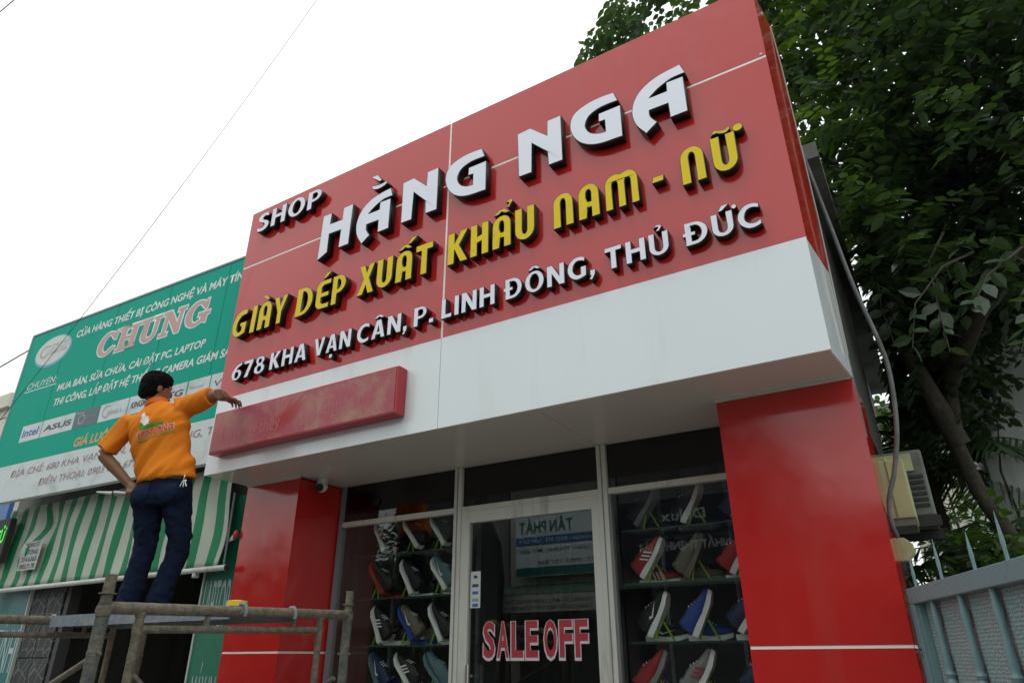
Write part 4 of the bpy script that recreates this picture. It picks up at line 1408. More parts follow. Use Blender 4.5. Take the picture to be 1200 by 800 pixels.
# body: torso core, neck, head, arms, hands as one continuous surface
bd = MB()
bd.rings([(hipC - Zx * 0.12, Lx * 0.15, Fx * 0.10), (hipC, Lx * 0.14, Fx * 0.09), (hipC + spine * 0.35, sideM * 0.135, Fx * 0.088), (chest, sideT * 0.155, Fx * 0.10),
          (hipC + spine * 0.9, sideT * 0.12, Fx * 0.08), (neck, sideT * 0.055, Fx * 0.055)], 20)
headC = J(-4.325, 2.438, 3.222)
Hf = Vector((0.20, 0.98, 0)).normalized()         # the head is turned to his right
Hs = Vector((Hf.y, -Hf.x, 0))
bd.tube([neck - Zx * 0.03, neck + (headC - neck) * 0.7], [0.058, 0.055], 16)
hs = []
for zz, hw, hd, off in ((-0.115, 0.030, 0.030, 0.055), (-0.10, 0.045, 0.055, 0.035), (-0.07, 0.060, 0.078, 0.018), (-0.03, 0.070, 0.092, 0.004), (0.02, 0.075, 0.098, -0.002),
                        (0.06, 0.072, 0.092, -0.004), (0.09, 0.058, 0.072, -0.004), (0.108, 0.03, 0.04, -0.004)):
    hs.append((headC + Zx * zz + Hf * off, Hs * hw, Hf * hd))
bd.rings(hs, 22)
bd.ball(headC + Hf * 0.100 - Zx * 0.025, (0.014, 0.018, 0.022), 10, 8)                   # nose
bd.ball(headC + Hf * 0.092 - Zx * 0.065, (0.022, 0.014, 0.010), 10, 8)                   # mouth
for s in (-1, 1):
    bd.ball(headC + Hs * s * 0.076 - Hf * 0.005 - Zx * 0.02, (0.014, 0.020, 0.030), 10, 8)  # ears
    bd.ball(headC + Hs * s * 0.03 + Hf * 0.085 + Zx * 0.012, (0.016, 0.012, 0.008), 10, 8)  # brow
bd.tube([shL, shL + (elL - shL) * 0.5, elL], [0.050, 0.046, 0.041], 14)
bd.tube([elL, elL + (haL - elL) * 0.35, haL], [0.041, 0.041, 0.028], 14)
bd.tube([shR, shR + (elR - shR) * 0.5, elR], [0.050, 0.046, 0.040], 14)
bd.tube([elR, elR + (wrR - elR) * 0.45, wrR], [0.040, 0.039, 0.027], 14)
# right hand: palm and five fingers resting on the lightbox rim
pd_ = (fiR - wrR).normalized()
pside = Vector((0.9, 0.15, 0.0))
pside = (pside - pd_ * pside.dot(pd_)).normalized()
palm = wrR + pd_ * 0.045
bd.tube([wrR - pd_ * 0.01, wrR + pd_ * 0.03, wrR + pd_ * 0.075], [0.026, 0.038, 0.036], 14, up=pside, flat=0.5)
for k, (o_, ln) in enumerate(((-0.030, 0.055), (-0.010, 0.068), (0.010, 0.072), (0.030, 0.064))):
    a = wrR + pd_ * 0.066 + pside * o_
    b = a + pd_ * ln * 0.45 + Zx * 0.008 + pside * o_ * 0.25
    c = b + pd_ * ln * 0.30 - Zx * ln * 0.28
    d = c + pd_ * ln * 0.10 - Zx * ln * 0.30
    bd.tube([a, b, c, d], [0.0098, 0.0092, 0.0085, 0.007], 9)
ta = wrR + pd_ * 0.015 + pside * 0.03
bd.tube([ta, ta + pd_ * 0.02 + pside * 0.028 - Zx * 0.008, ta + pd_ * 0.048 + pside * 0.034 - Zx * 0.024], [0.014, 0.0115, 0.009], 9)
# left hand at the hip, fingers curled round the sealant gun
gdir = (J(-4.36, 2.437, 2.545) - J(-4.555, 2.32, 2.562)).normalized()
bd.tube([haL, haL + (haL - elL).normalized() * 0.045, haL + (haL - elL).normalized() * 0.075], [0.028, 0.038, 0.034], 12)
gc = haL + (haL - elL).normalized() * 0.06
for k in range(4):
    a = gc - gdir * (0.03 - k * 0.02) + Fx * -0.028
    bd.tube([a, a - Zx * 0.022 - Fx * 0.012, a - Zx * 0.045 + Fx * 0.005, a - Zx * 0.05 + Fx * 0.028], [0.0098, 0.0095, 0.009, 0.008], 9)
bd.tube([gc + Fx * 0.028, gc + Fx * 0.034 - gdir * 0.03 - Zx * 0.015, gc + Fx * 0.028 - gdir * 0.05 - Zx * 0.03], [0.013, 0.011, 0.009], 9)
for h, k, a in ((hpL, knL, anL), (hpR, knR, anR)):
    bd.tube([h, k, a + Zx * 0.0], [0.075, 0.05, 0.036], 14)
    bd.tube([a, a - Zx * 0.045, Vector((a.x, a.y, SOLE + 0.05)) + Fx * 0.10], [0.036, 0.036, 0.028], 12)
body = link('body', remesh(bd, 0.0055, 3), SKIN, person, fix=False)


def fold_noise(amp, sc, st=(1, 1, 1)):
    def f(co):
        p = Vector((co.x * st[0], co.y * st[1], co.z * st[2])) * sc
        a = noise.noise(p)
        b = noise.noise(p * 2.1 + Vector((5, 3, 1)))
        return amp * (1 - abs(a) * 2.2) * 0.6 + amp * 0.5 * b
    return f


# shirt: folds run diagonally from the raised shoulder to the hip
shb = MB()
hem = hipC + Zx * -0.02
bot = (Lx * 0.97 + Zx * 0.14).normalized()
shb.rings([(hem + bot * 0.005, bot * 0.196, Fx * 0.135), (hipC + spine * 0.10, bot * 0.190, Fx * 0.13), (hipC + spine * 0.30, sideM * 0.183, Fx * 0.123), (hipC + spine * 0.52, sideT * 0.19, Fx * 0.122),
           (hipC + spine * 0.70, sideT * 0.203, Fx * 0.125), (hipC + spine * 0.82, sideT * 0.188, Fx * 0.115), (hipC + spine * 0.93, sideT * 0.125, Fx * 0.085), (neck - tilt * 0.004, sideT * 0.075, Fx * 0.07)], 30)
sL_end = shL + (elL - shL) * 0.88
sR_end = shR + (elR - shR) * 0.80
shb.tube([shL + Lx * 0.05 - Zx * 0.01, shL, shL + (elL - shL) * 0.5, sL_end], [0.082, 0.070, 0.068, 0.073], 18)
shb.tube([shR - Lx * 0.05 - Zx * 0.02, shR, shR + (elR - shR) * 0.5, sR_end], [0.090, 0.077, 0.070, 0.070], 18)
dg1 = (sideT * 0.75 + tilt * 0.66).normalized()
dg2 = (tilt * 0.75 - sideT * 0.66).normalized()


def shirt_fold(co):
    d = co - hipC
    a, b, c = d.dot(dg1), d.dot(dg2), d.dot(Fx)
    n1 = noise.noise(Vector((a * 2.2, b * 11.0, c * 3.0)))
    n2 = noise.noise(Vector((a * 5, b * 22 + 9, c * 6)))
    h = d.dot(tilt) / spine.length
    amp = 0.034 * max(0.3, 1.0 - 0.6 * h) if h > 0 else 0.026
    return amp * (0.6 * (0.6 - 2.0 * abs(n1)) + 0.42 * n2)


shirt_me = remesh(shb, 0.008, 5, shirt_fold)
shirt = link('polo_shirt', shirt_me, ORANGE, person, fix=False)
link('collar', remesh(MB().rings([(neck - tilt * 0.012, sideT * 0.083, Fx * 0.080), (neck + tilt * 0.028, sideT * 0.070, Fx * 0.070), (neck + tilt * 0.034, sideT * 0.064, Fx * 0.064)], 24), 0.006, 2),
     mat('collar knit', (0.72, 0.13, 0.006), 0.85), shirt, fix=False)

jb = MB()
jb.rings([(hipC + Zx * 0.02, Lx * 0.165, Fx * 0.115), (hipC - Zx * 0.06, Lx * 0.178, Fx * 0.128), (hipC - Zx * 0.13, Lx * 0.182, Fx * 0.135), (hipC - Zx * 0.19, Lx * 0.172, Fx * 0.120)], 26)
for h, k, a, s in ((hpL, knL, anL, -1), (hpR, knR, anR, 1)):
    jb.ball(h - Fx * 0.035 - Zx * 0.03 + Lx * s * 0.004, 0.098, 14, 10)
    low = Vector((a.x, a.y, SOLE + 0.055))
    jb.tube([h, h + (k - h) * 0.4, k + Zx * 0.04, k - Zx * 0.05, k + (low - k) * 0.55, low], [0.100, 0.088, 0.071, 0.067, 0.066, 0.071], 20)


def jean_fold(co):
    z = co.z
    near = math.exp(-((z - knL.z - 0.02) / 0.13) ** 2) + 1.1 * math.exp(-((z - SOLE - 0.10) / 0.10) ** 2) + 0.5 * math.exp(-((z - hipC.z + 0.22) / 0.10) ** 2)
    la = (co - hipC).dot(Lx)
    n1 = noise.noise(Vector((co.x * 9, co.y * 9, z * 15 + la * 7)))
    n2 = noise.noise(Vector((co.x * 22 + 4, co.y * 22, z * 30 - la * 12)))
    return (0.003 + 0.011 * near) * (0.7 * (0.5 - 1.6 * abs(n1)) + 0.55 * n2)


jn = link('jeans', remesh(jb, 0.008, 3, jean_fold), JEANS, person, fix=False)
for s in (-1, 1):
    pc = hipC + Lx * s * 0.085 - Zx * 0.10 - Fx * 0.137
# belt line, belt, back pockets
link('belt', remesh(MB().rings([(hipC + Zx * 0.012, Lx * 0.170, Fx * 0.121), (hipC - Zx * 0.022, Lx * 0.174, Fx * 0.126)], 30), 0.006, 1), mat('dark belt', (0.015, 0.014, 0.014), 0.5), jn, fix=False)
for a, nm in ((anL, 0), (anR, 1)):
    low = Vector((a.x, a.y, SOLE))
    sb = MB()
    sb.rings([(low + Zx * 0.004 + Fx * 0.045, Lx * 0.046, Fx * 0.135), (low + Zx * 0.03 + Fx * 0.045, Lx * 0.045, Fx * 0.132), (low + Zx * 0.065 + Fx * 0.015, Lx * 0.040, Fx * 0.085), (low + Zx * 0.10 - Fx * 0.005, Lx * 0.036, Fx * 0.05)], 18)
    link('shoe', remesh(sb, 0.007, 2), SHOEM, person, fix=False)
# hair
hb = MB()
hr = []
for zz, hw, hd, off in ((-0.075, 0.058, 0.055, -0.045), (-0.045, 0.074, 0.072, -0.034), (-0.005, 0.083, 0.090, -0.018), (0.035, 0.087, 0.100, -0.008), (0.07, 0.082, 0.100, -0.002), (0.10, 0.066, 0.082, 0.0), (0.122, 0.035, 0.045, -0.004)):
    hr.append((headC + Zx * zz + Hf * off, Hs * hw, Hf * hd))
hb.rings(hr, 24)
link('hair', remesh(hb, 0.006, 2, fold_noise(0.009, 45)), HAIR, person, fix=False)

# print on the back of the shirt, laid onto the cloth
bvh = BVHTree.FromPolygons([v.co.copy() for v in shirt_me.vertices], [tuple(p.vertices) for p in shirt_me.polygons])
backC = hipC + spine * 0.60 - Fx * 0.13
pu = (sideT * 0.97 + tilt * 0.0).normalized()
pv = (Zx - pu * Zx.dot(pu)).normalized()


def on_shirt(name, me, m, parent, scale, u0, v0, proud, rot=0.0, sx=1.0, shear=0.0, bvh=bvh, backC=backC, pu=pu, pv=pv):
    bm = bmesh.new()
    bm.from_mesh(me)
    bmesh.ops.triangulate(bm, faces=bm.faces)
    for _ in range(2):
        es = [e for e in bm.edges if e.calc_length() * scale > 0.012]
        if es:
            bmesh.ops.subdivide_edges(bm, edges=es, cuts=1)
            bmesh.ops.triangulate(bm, faces=bm.faces)
    cr, sr = math.cos(rot), math.sin(rot)
    for v in bm.verts:
        x, y = (v.co.x + shear * v.co.y) * scale * sx, v.co.y * scale
        x, y = x * cr - y * sr + u0, x * sr + y * cr + v0
        p = backC + pu * x + pv * y - Fx * 0.5
        h = bvh.ray_cast(p, Fx)
        q = h[0] if h[0] is not None else p + Fx * 0.5
        v.co = q - Fx * proud
    bm.to_mesh(me)
    bm.free()
    return link(name, me, m, parent, fix=False)


SHW = mat('shirt print white', (0.78, 0.74, 0.72), 0.7)
SHG = mat('shirt print green', (0.03, 0.30, 0.03), 0.7)
SHR = mat('shirt print red', (0.55, 0.05, 0.03), 0.7)
t1 = text_mesh('BON LONG', 0.045)
on_shirt('shirt_print', t1, SHW, shirt, 0.062, -0.108, -0.045, 0.004, R(2), 0.74, 0.2)
on_shirt('shirt_print', text_mesh('BON LONG', 0.015), SHR, shirt, 0.058, -0.106, -0.044, 0.0055, R(2), 0.78, 0.2)
on_shirt('shirt_print', loops_mesh([[(-0.10, -0.063), (0.135, -0.054), (0.135, -0.060), (-0.10, -0.070)]], 0), SHG, shirt, 1.0, 0, 0, 0.004)
on_shirt('shirt_print', loops_mesh([[(-0.082, 0.055), (-0.080, 0.006), (0.078, 0.012), (0.068, 0.034), (-0.02, 0.028), (-0.052, 0.038), (-0.055, 0.055)]], 0), SHG, shirt, 1.0, 0, 0, 0.004)
on_shirt('shirt_print', loops_mesh([path(('L', [(-0.045, 0.030), (-0.065, 0.062)]), ('C', [(-0.075, 0.075), (-0.060, 0.095), (-0.062, 0.115), (-0.045, 0.135), (-0.035, 0.112), (-0.03, 0.10)]),
                                         ('L', [(-0.012, 0.095), (-0.02, 0.08), (-0.005, 0.07), (-0.012, 0.034)]))], 0), SHW, shirt, 1.0, 0, 0, 0.0048)

jme = jn.data
jbvh = BVHTree.FromPolygons([v.co.copy() for v in jme.vertices], [tuple(p.vertices) for p in jme.polygons])
POCK = mat('denim pocket', (0.011, 0.019, 0.044), 0.9, spec=0.12, bump=0.35, bump_scale=350)
for sgn in (-1, 1):
    pl = [(-0.052, 0.0), (0.052, 0.0), (0.050, -0.095), (0.0, -0.125), (-0.050, -0.095)]
    on_shirt('back_pocket', loops_mesh([pl], 0), POCK, jn, 1.0, sgn * 0.082, -0.055, 0.004, bvh=jbvh, backC=hipC.copy(), pu=Lx, pv=Zx)
# keys on the belt, sealant gun in the left hand
ky = thing('key_bunch', 'bunch of silver keys hanging from the right hip of the jeans', 'keys', hipC + Lx * 0.17)
kp = hipC + Lx * 0.155 - Fx * 0.075 + Zx * 0.0
link('clip', MB().tube([kp + Zx * 0.02, kp + Lx * 0.008 - Fx * 0.01, kp - Zx * 0.03 - Fx * 0.006], 0.005, 8), SILVER, ky, smooth=True)
for k in range(3):
    a = kp - Zx * 0.03 - Fx * 0.012 + Lx * 0.006 * k
    d = (-Zx + Lx * (0.35 * k - 0.2) - Fx * 0.15).normalized()
    link('key', MB().tube([a, a + d * 0.012], 0.013, 12, flat=0.25).tube([a + d * 0.01, a + d * 0.045], 0.005, 6, flat=0.4), SILVER, ky)
gn = thing('sealant_gun', 'silver sealant gun with white nozzle held in the left hand at the hip', 'tool', gc)
ga = gc - Zx * 0.028 - gdir * 0.015
link('barrel', MB().tube([ga - gdir * 0.12, ga + gdir * 0.06], 0.018, 14), mat('gun barrel', (0.35, 0.36, 0.36), 0.35, metal=0.6), gn, smooth=True)
link('cap', MB().tube([ga - gdir * 0.126, ga - gdir * 0.118], 0.020, 14), DARK, gn)
link('nozzle', MB().tube([ga - gdir * 0.124, ga - gdir * 0.15, ga - gdir * 0.24], [0.014, 0.011, 0.005], 12), GUNW, gn, smooth=True)
link('rod', MB().tube([ga + gdir * 0.06, ga + gdir * 0.14], 0.005, 8), SILVER, gn)
link('grip', MB().tube([ga + gdir * 0.05, ga + gdir * 0.06 - Zx * 0.06], [0.012, 0.010], 10), DARK, gn)

# ------------------------------------------------------------------ shoes in the windows
def shoe_proto():
    L = 0.27
    prof = [(-0.135, 0.036), (-0.12, 0.040), (-0.07, 0.037), (0.0, 0.040), (0.06, 0.048), (0.105, 0.043), (0.130, 0.022)]
    sole = MB()
    secs = []
    lo = [(x, -w, 0.0) for x, w in prof] + [(x, w, 0.0) for x, w in reversed(prof)]
    n = len(lo)
    v = [(x, y, 0.004 + max(0, (x - 0.07)) * 0.35) for x, y, _ in lo] + [(x * 1.02, y * 1.04, 0.030 + max(0, (x - 0.07)) * 0.30 + (0.008 if x < -0.06 else 0)) for x, y, _ in lo]
    sole.add(v, [tuple(range(n - 1, -1, -1)), tuple(range(n, 2 * n))] + [(i, (i + 1) % n, n + (i + 1) % n, n + i) for i in range(n)])
    up = MB()
    sec = [(-0.130, 0.026, 0.070, 0.036), (-0.11, 0.034, 0.105, 0.036), (-0.06, 0.036, 0.098, 0.032), (-0.01, 0.037, 0.092, 0.030), (0.04, 0.042, 0.066, 0.030), (0.085, 0.042, 0.048, 0.036), (0.118, 0.030, 0.030, 0.046), (0.13, 0.012, 0.012, 0.050)]
    up.rings([((x, 0, zb + h * 0.42), (0, w, 0), (0, 0, h * 0.55)) for x, w, h, zb in sec], 14)
    hole = MB().rings([((-0.07, 0, 0.120), (0.045, 0, 0.004), (0, 0.024, 0)), ((-0.07, 0, 0.126), (0.043, 0, 0.004), (0, 0.022, 0))], 14)
    lace = MB()
    for k in range(4):
        x = -0.005 + k * 0.018
        z = 0.118 - k * 0.011
        lace.tube([(x, -0.022, z - 0.006), (x + 0.004, 0, z + 0.002), (x, 0.022, z - 0.006)], 0.0035, 6)
    return clean(sole.mesh('sole'), True), clean(up.mesh('upper'), True), clean(hole.mesh('opening'), False), clean(lace.mesh('laces'), True)


S_SOLE, S_UP, S_HOLE, S_LACE = shoe_proto()
STRIPES3 = MB()
for k in range(3):
    x = -0.03 + k * 0.024
    for sgn in (-1, 1):
        STRIPES3.prism([(x, sgn * 0.0445, 0.036), (x + 0.010, sgn * 0.0445, 0.036), (x - 0.012, sgn * 0.0385, 0.086), (x - 0.022, sgn * 0.0385, 0.086)], (0, sgn * 0.002, 0))
STRIPES3 = clean(STRIPES3.mesh('stripes'))
SWOOSH = MB()
for sgn in (-1, 1):
    SWOOSH.prism([(-0.05, sgn * 0.0405, 0.058), (-0.03, sgn * 0.042, 0.044), (0.06, sgn * 0.045, 0.072), (-0.028, sgn * 0.042, 0.054), (-0.036, sgn * 0.0405, 0.066)], (0, sgn * 0.003, 0))
SWOOSH = clean(SWOOSH.mesh('swoosh'))
SC = {n: mat('shoe ' + n, c, 0.6) for n, c in dict(black=(0.012, 0.012, 0.014), white=(0.80, 0.82, 0.82), navy=(0.012, 0.025, 0.08), grey=(0.22, 0.23, 0.23), red=(0.35, 0.02, 0.025), blue=(0.02, 0.06, 0.30), olive=(0.14, 0.13, 0.09), teal=(0.10, 0.19, 0.22)).items()}
STAND = mat('lime plastic stand', (0.22, 0.40, 0.03), 0.4)
SHMESH = {}


def colored(me, m):
    k = (me.name, m.name)
    if k not in SHMESH:
        c = me.copy()
        c.materials.clear()
        c.materials.append(m)
        SHMESH[k] = c
    return SHMESH[k]


def shoe(label, loc, ang, tiltdeg, up, sole='white', mark=None, mark_col='white', lace='white'):
    t = thing('shoe', label, 'shoe', loc, 'shoes on the display shelves')
    if tiltdeg == 0:
        t.scale = (0.94, 0.94, 0.94)
    t.rotation_euler = (Matrix.Rotation(R(ang), 3, 'Z') @ Matrix.Rotation(R(-tiltdeg), 3, 'Y')).to_euler()
    parts = [('sole', S_SOLE, SC[sole]), ('upper', S_UP, SC[up]), ('opening', S_HOLE, DARK), ('laces', S_LACE, SC[lace])]
    if mark == '3':
        parts.append(('stripes', STRIPES3, SC[mark_col]))
    if mark == 's':
        parts.append(('swoosh', SWOOSH, SC[mark_col]))
    for n, me, m in parts:
        o = bpy.data.objects.new(n, colored(me, m))
        C.objects.link(o)
        o.parent = t
    return t


def rack(name, label, x0, x1, zs, yb=4.03, yf=4.45):
    t = thing(name, label, 'shelf', ((x0 + x1) / 2, 4.35, 0.06))
    for z in zs:
        link('shelf', MB().box(x0, x1, yb, yf, z - 0.010, z), SHELFGLASS, t)
        link('shelf_edge', MB().box(x0, x1, yb - 0.004, yb - 0.001, z - 0.011, z + 0.001), mat('green glass edge', (0.02, 0.04, 0.034), 0.3), t)
    for x in (x0 + 0.1, (x0 + x1) / 2, x1 - 0.1):
        link('upright', MB().box(x - 0.012, x + 0.012, yf + 0.001, yf + 0.03, 0.06, 2.6), DARKALU, t)
    return t


ZL = (2.262, 1.952, 1.634, 1.32)
rack('display_rack', 'glass shelf rack of shoes behind the left window', -3.94, -2.92, ZL)
rack('display_rack', 'glass shelf rack of shoes behind the right window', -1.66, -0.55, ZL)


def display(x, z, side, spec, word_):
    """one shoe propped steeply against a lime stand, its mate lying flat on the shelf"""
    up, sole, mark, mc = spec
    y = 4.13 + random.uniform(-0.015, 0.015)
    tl = 58 + random.uniform(-7, 7)
    ang = 180 if side < 0 else 0
    hx = x + (0.05 if side < 0 else -0.05)
    c = Vector((hx + (-0.075 if side < 0 else 0.075), y, z + 0.135))
    shoe('%s shoe propped toe-up, %s' % (up, word_), c, ang + random.uniform(-9, 9), tl, up, sole, mark, mc)
    shoe('%s shoe lying flat, %s' % (up, word_), (x + (0.04 if side < 0 else -0.01), y + 0.14, z), ang + 8 * side, 0, up, sole, mark, mc)
    s = thing('shoe_stand', 'lime plastic stand under the propped shoe, %s' % word_, 'stand', (x, y, z), 'lime shoe stands')
    sx = x + (0.02 if side < 0 else -0.02)
    d = -0.10 if side < 0 else 0.10
    link('prop', MB().tube([(sx - d * 0.1, y - 0.02, z + 0.003), (sx + d * 0.1, y - 0.01, z + 0.10)], 0.006, 6).tube([(sx + d * 0.9, y + 0.02, z + 0.003), (sx + d * 0.3, y + 0.01, z + 0.12)], 0.006, 6), STAND, s)
    link('base', MB().box(min(sx - d * 0.2, sx + d), max(sx - d * 0.2, sx + d), y - 0.03, y + 0.03, z + 0.0005, z + 0.004), STAND, s)


ROWS = ('top shelf', 'second shelf', 'third shelf', 'lowest shelf')
POS = ('left', 'middle', 'right')
LSPEC = [[('black', 'white', '3', 'red'), ('black', 'white', None, None), ('black', 'white', None, None)],
         [('black', 'red', None, None), ('black', 'white', None, None), ('teal', 'white', 's', 'white')],
         [('black', 'white', '3', 'white'), ('olive', 'blue', 's', 'white'), ('black', 'white', None, None)],
         [('navy', 'teal', 's', 'white'), ('black', 'white', '3', 'white'), ('teal', 'teal', 's', 'grey')]]
RSPEC = [[('black', 'grey', None, None), ('black', 'white', None, None), ('navy', 'grey', None, None)],
         [('red', 'white', '3', 'white'), ('olive', 'olive', None, None), ('red', 'white', None, None)],
         [('black', 'white', 's', 'white'), ('blue', 'white', None, None), ('navy', 'white', None, None)],
         [('red', 'grey', None, None), ('grey', 'white', '3', 'red'), ('navy', 'white', None, None)]]
for r in range(4):
    for k, x in enumerate((-3.68, -3.40, -3.11)):
        display(x + 0.03 * random.uniform(-1, 1), ZL[r], -1, LSPEC[r][k], '%s of the left window, %s' % (ROWS[r], POS[k]))
    for k, x in enumerate((-1.52, -1.24, -0.96)):
        display(x + 0.03 * random.uniform(-1, 1), ZL[r], 1, RSPEC[r][k], '%s of the right window, %s' % (ROWS[r], POS[k]))

# ------------------------------------------------------------------ right side: gate, air conditioner, cables
GA = Vector((-0.150, 3.545, 0))
GU = Vector((0.336, -0.942, 0)).normalized()
GP = Plane(GA, GU)
GM = GP.M()
gt = thing('metal_gate', 'blue grey metal gate leaf with turned bars beside the right red pillar', 'gate', GA)


def gbox(mb, u0, u1, z0, z1, n0, n1):
    pts = [(u0, z0), (u1, z0), (u1, z1), (u0, z1)]
    return mb.prism([GM @ Vector((a, b, n0)) for a, b in pts], GM.to_3x3() @ Vector((0, 0, n1 - n0)))


GL = 1.75
link('top_rail', gbox(MB(), 0.0, GL, 1.752, 1.815, -0.025, 0.025), GATE, gt, bevel=0.003)
link('stile', gbox(MB(), 0.0, 0.075, 0.05, 1.751, -0.025, 0.025), GATE, gt, bevel=0.003)
link('stile', gbox(MB(), GL - 0.07, GL, 0.05, 1.751, -0.025, 0.025), GATE, gt, bevel=0.003)
link('bottom_rail', gbox(MB(), 0.0755, GL - 0.0705, 0.05, 0.12, -0.024, 0.024), GATE, gt, bevel=0.003)
link('inner_bead', gbox(MB(), 0.076, 0.092, 0.121, 1.751, -0.012, 0.012), GATE, gt)
pm = bpy.data.meshes.new('perforated_sheet')
pv_ = [GM @ Vector((a, b, -0.014)) for a, b in ((0.0755, 0.121), (GL - 0.0705, 0.121), (GL - 0.0705, 1.7515), (0.0755, 1.7515))]
pm.from_pydata([tuple(p) for p in pv_], [], [(0, 1, 2, 3)])
pul = pm.uv_layers.new(name='UVMap')
for i, (a, b) in enumerate(((0, 0), (GL / 0.0125, 0), (GL / 0.0125, 1.63 / 0.0125), (0, 1.63 / 0.0125))):
    pul.data[i].uv = (a, b)
ps = link('perforated_sheet', pm, PERF, gt, fix=False)
sdm = ps.modifiers.new('thick', 'SOLIDIFY')
sdm.thickness = 0.0015
BAR = MB()
prof = [(0.0, 0.013), (0.10, 0.013), (0.11, 0.018), (0.125, 0.018), (0.13, 0.013), (0.25, 0.013), (0.26, 0.019), (0.272, 0.013), (0.28, 0.019), (0.292, 0.013), (0.30, 0.019), (0.312, 0.014),
        (0.36, 0.017), (0.62, 0.013), (0.66, 0.019), (0.672, 0.013), (0.68, 0.019), (0.692, 0.013), (0.70, 0.019), (0.712, 0.014), (0.75, 0.017), (0.79, 0.012), (0.82, 0.019), (0.90, 0.013), (1.30, 0.013),
        (1.31, 0.019), (1.325, 0.013), (1.34, 0.019), (1.355, 0.013), (1.37, 0.019), (1.385, 0.013), (1.40, 0.017), (1.46, 0.012), (1.52, 0.012), (1.56, 0.016), (1.60, 0.012), (1.63, 0.012)]
BAR.tube([(0, 0, z) for z, r in prof], [r for z, r in prof], 12)
BARM = clean(BAR.mesh('baluster'), True)
BARM.materials.append(GATE)
SPK = clean(MB().tube([(0, 0, 0), (0, 0, 0.035), (0, 0, 0.05), (0, 0, 0.085), (0, 0, 0.13)], [0.0058, 0.0058, 0.0072, 0.005, 0.0008], 10).mesh('spike'), True)
SPK.materials.append(GATE)
SPK2 = SPK.copy()
for v in SPK2.vertices:
    v.co.z *= 1.18
for k, u in enumerate((0.245, 0.53, 0.80, 1.05, 1.30, 1.53)):
    o = bpy.data.objects.new('baluster', BARM)
    C.objects.link(o)
    o.parent = gt
    o.location = (GM @ Vector((u, 0.1215, 0.005))) - gt.location
for k, u in enumerate((0.08, 0.385, 0.70, 0.95, 1.2, 1.45, 1.68)):
    o = bpy.data.objects.new('spike', SPK if k % 2 == 0 else SPK2)
    C.objects.link(o)
    o.parent = gt
    o.location = (GM @ Vector((u, 1.8145, 0))) - gt.location
link('paint_chip', gbox(MB(), 0.026, 0.050, 1.575, 1.583, 0.0252, 0.0256), DARK, gt)
link('paint_chip', gbox(MB(), 0.036, 0.045, 1.548, 1.566, 0.0252, 0.0256), DARK, gt)
link('hinge', MB().tube([GM @ Vector((-0.012, 1.62, 0)), GM @ Vector((-0.012, 1.70, 0))], 0.012, 10), DARK, gt)
link('hinge', MB().tube([GM @ Vector((-0.012, 0.3, 0)), GM @ Vector((-0.012, 0.38, 0))], 0.012, 10), DARK, gt)

ac = thing('air_conditioner', 'grey outdoor air conditioner with louvres on the side wall behind the right pillar', 'air conditioner', (-0.1, 4.6, 2.24))
link('casing', MB().box(-0.295, 0.025, 4.40, 5.1, 2.25, 2.62), ACGREY, ac, bevel=0.012)
for k in range(6):
    link('louvre', MB().box(-0.075, 0.006, 4.390, 4.399, 2.30 + k * 0.032, 2.316 + k * 0.032), DARK, ac)
link('top_cover', MB().box(-0.30, -0.03, 4.385, 4.395, 2.50, 2.60), BEIGE, ac)
link('bracket', MB().box(-0.298, 0.04, 4.36, 4.40, 2.19, 2.245), DARK, ac)
link('bracket', MB().box(-0.298, 0.04, 4.9, 4.94, 2.19, 2.245), DARK, ac)
cb = thing('cable_cabinet', 'aged beige metal box fixed just behind the right red pillar', 'box', (-0.2, 4.1, 2.18))
link('casing', MB().box(-0.295, -0.068, 4.0, 4.33, 2.185, 2.485), BEIGE, cb, bevel=0.006)
link('lid_seam', MB().box(-0.152, -0.146, 3.996, 3.9995, 2.19, 2.48), mat('dark seam', (0.2, 0.18, 0.1), 0.6), cb)
link('knob', MB().ball((-0.15, 4.02, 2.492), 0.010, 8, 6), BEIGE, cb)
link('drip_tray', MB().box(-0.20, -0.075, 4.01, 4.3, 2.15, 2.183), ACGREY, cb)
jb_ = thing('junction_box', 'small beige octagonal junction box under the beige metal box', 'box', (-0.16, 3.85, 2.0))
link('casing', MB().prism([(-0.165 + 0.062 * math.cos(R(a)), 3.86, 2.02 + 0.058 * math.sin(R(a))) for a in (22, 67, 112, 157, 202, 247, 292, 337)], (0, 0.06, 0)), BEIGE, jb_, bevel=0.004)
link('wall_mount', MB().box(-0.305, -0.18, 3.90, 3.925, 1.99, 2.05), DARK, jb_)

hp = [(-0.20, 3.72, 4.62), (-0.195, 3.75, 4.463), (-0.169, 3.75, 4.187), (-0.127, 3.75, 3.772), (-0.089, 3.75, 3.395), (-0.035, 3.75, 3.046), (-0.024, 3.75, 2.851), (-0.052, 3.75, 2.584), (-0.105, 3.75, 2.377), (-0.158, 3.75, 2.240), (-0.172, 3.75, 2.13), (-0.165, 3.80, 2.07)]
hp2 = []
HP = [Vector(p) for p in hp]
for i in range(len(HP) - 1):
    p0, p1, p2, p3 = HP[max(0, i - 1)], HP[i], HP[i + 1], HP[min(len(HP) - 1, i + 2)]
    for k in range(5):
        t = k / 5
        hp2.append(0.5 * ((2 * p1) + (p2 - p0) * t + (2 * p0 - 5 * p1 + 4 * p2 - p3) * t * t + (3 * p1 - p0 - 3 * p2 + p3) * t ** 3))
hp2.append(HP[-1])
tag(link('conduit_hose', MB().tube(hp2, 0.0115, 12), HOSE, smooth=True), 'thick grey hose hanging in a curve beside the right end of the sign', 'hose')
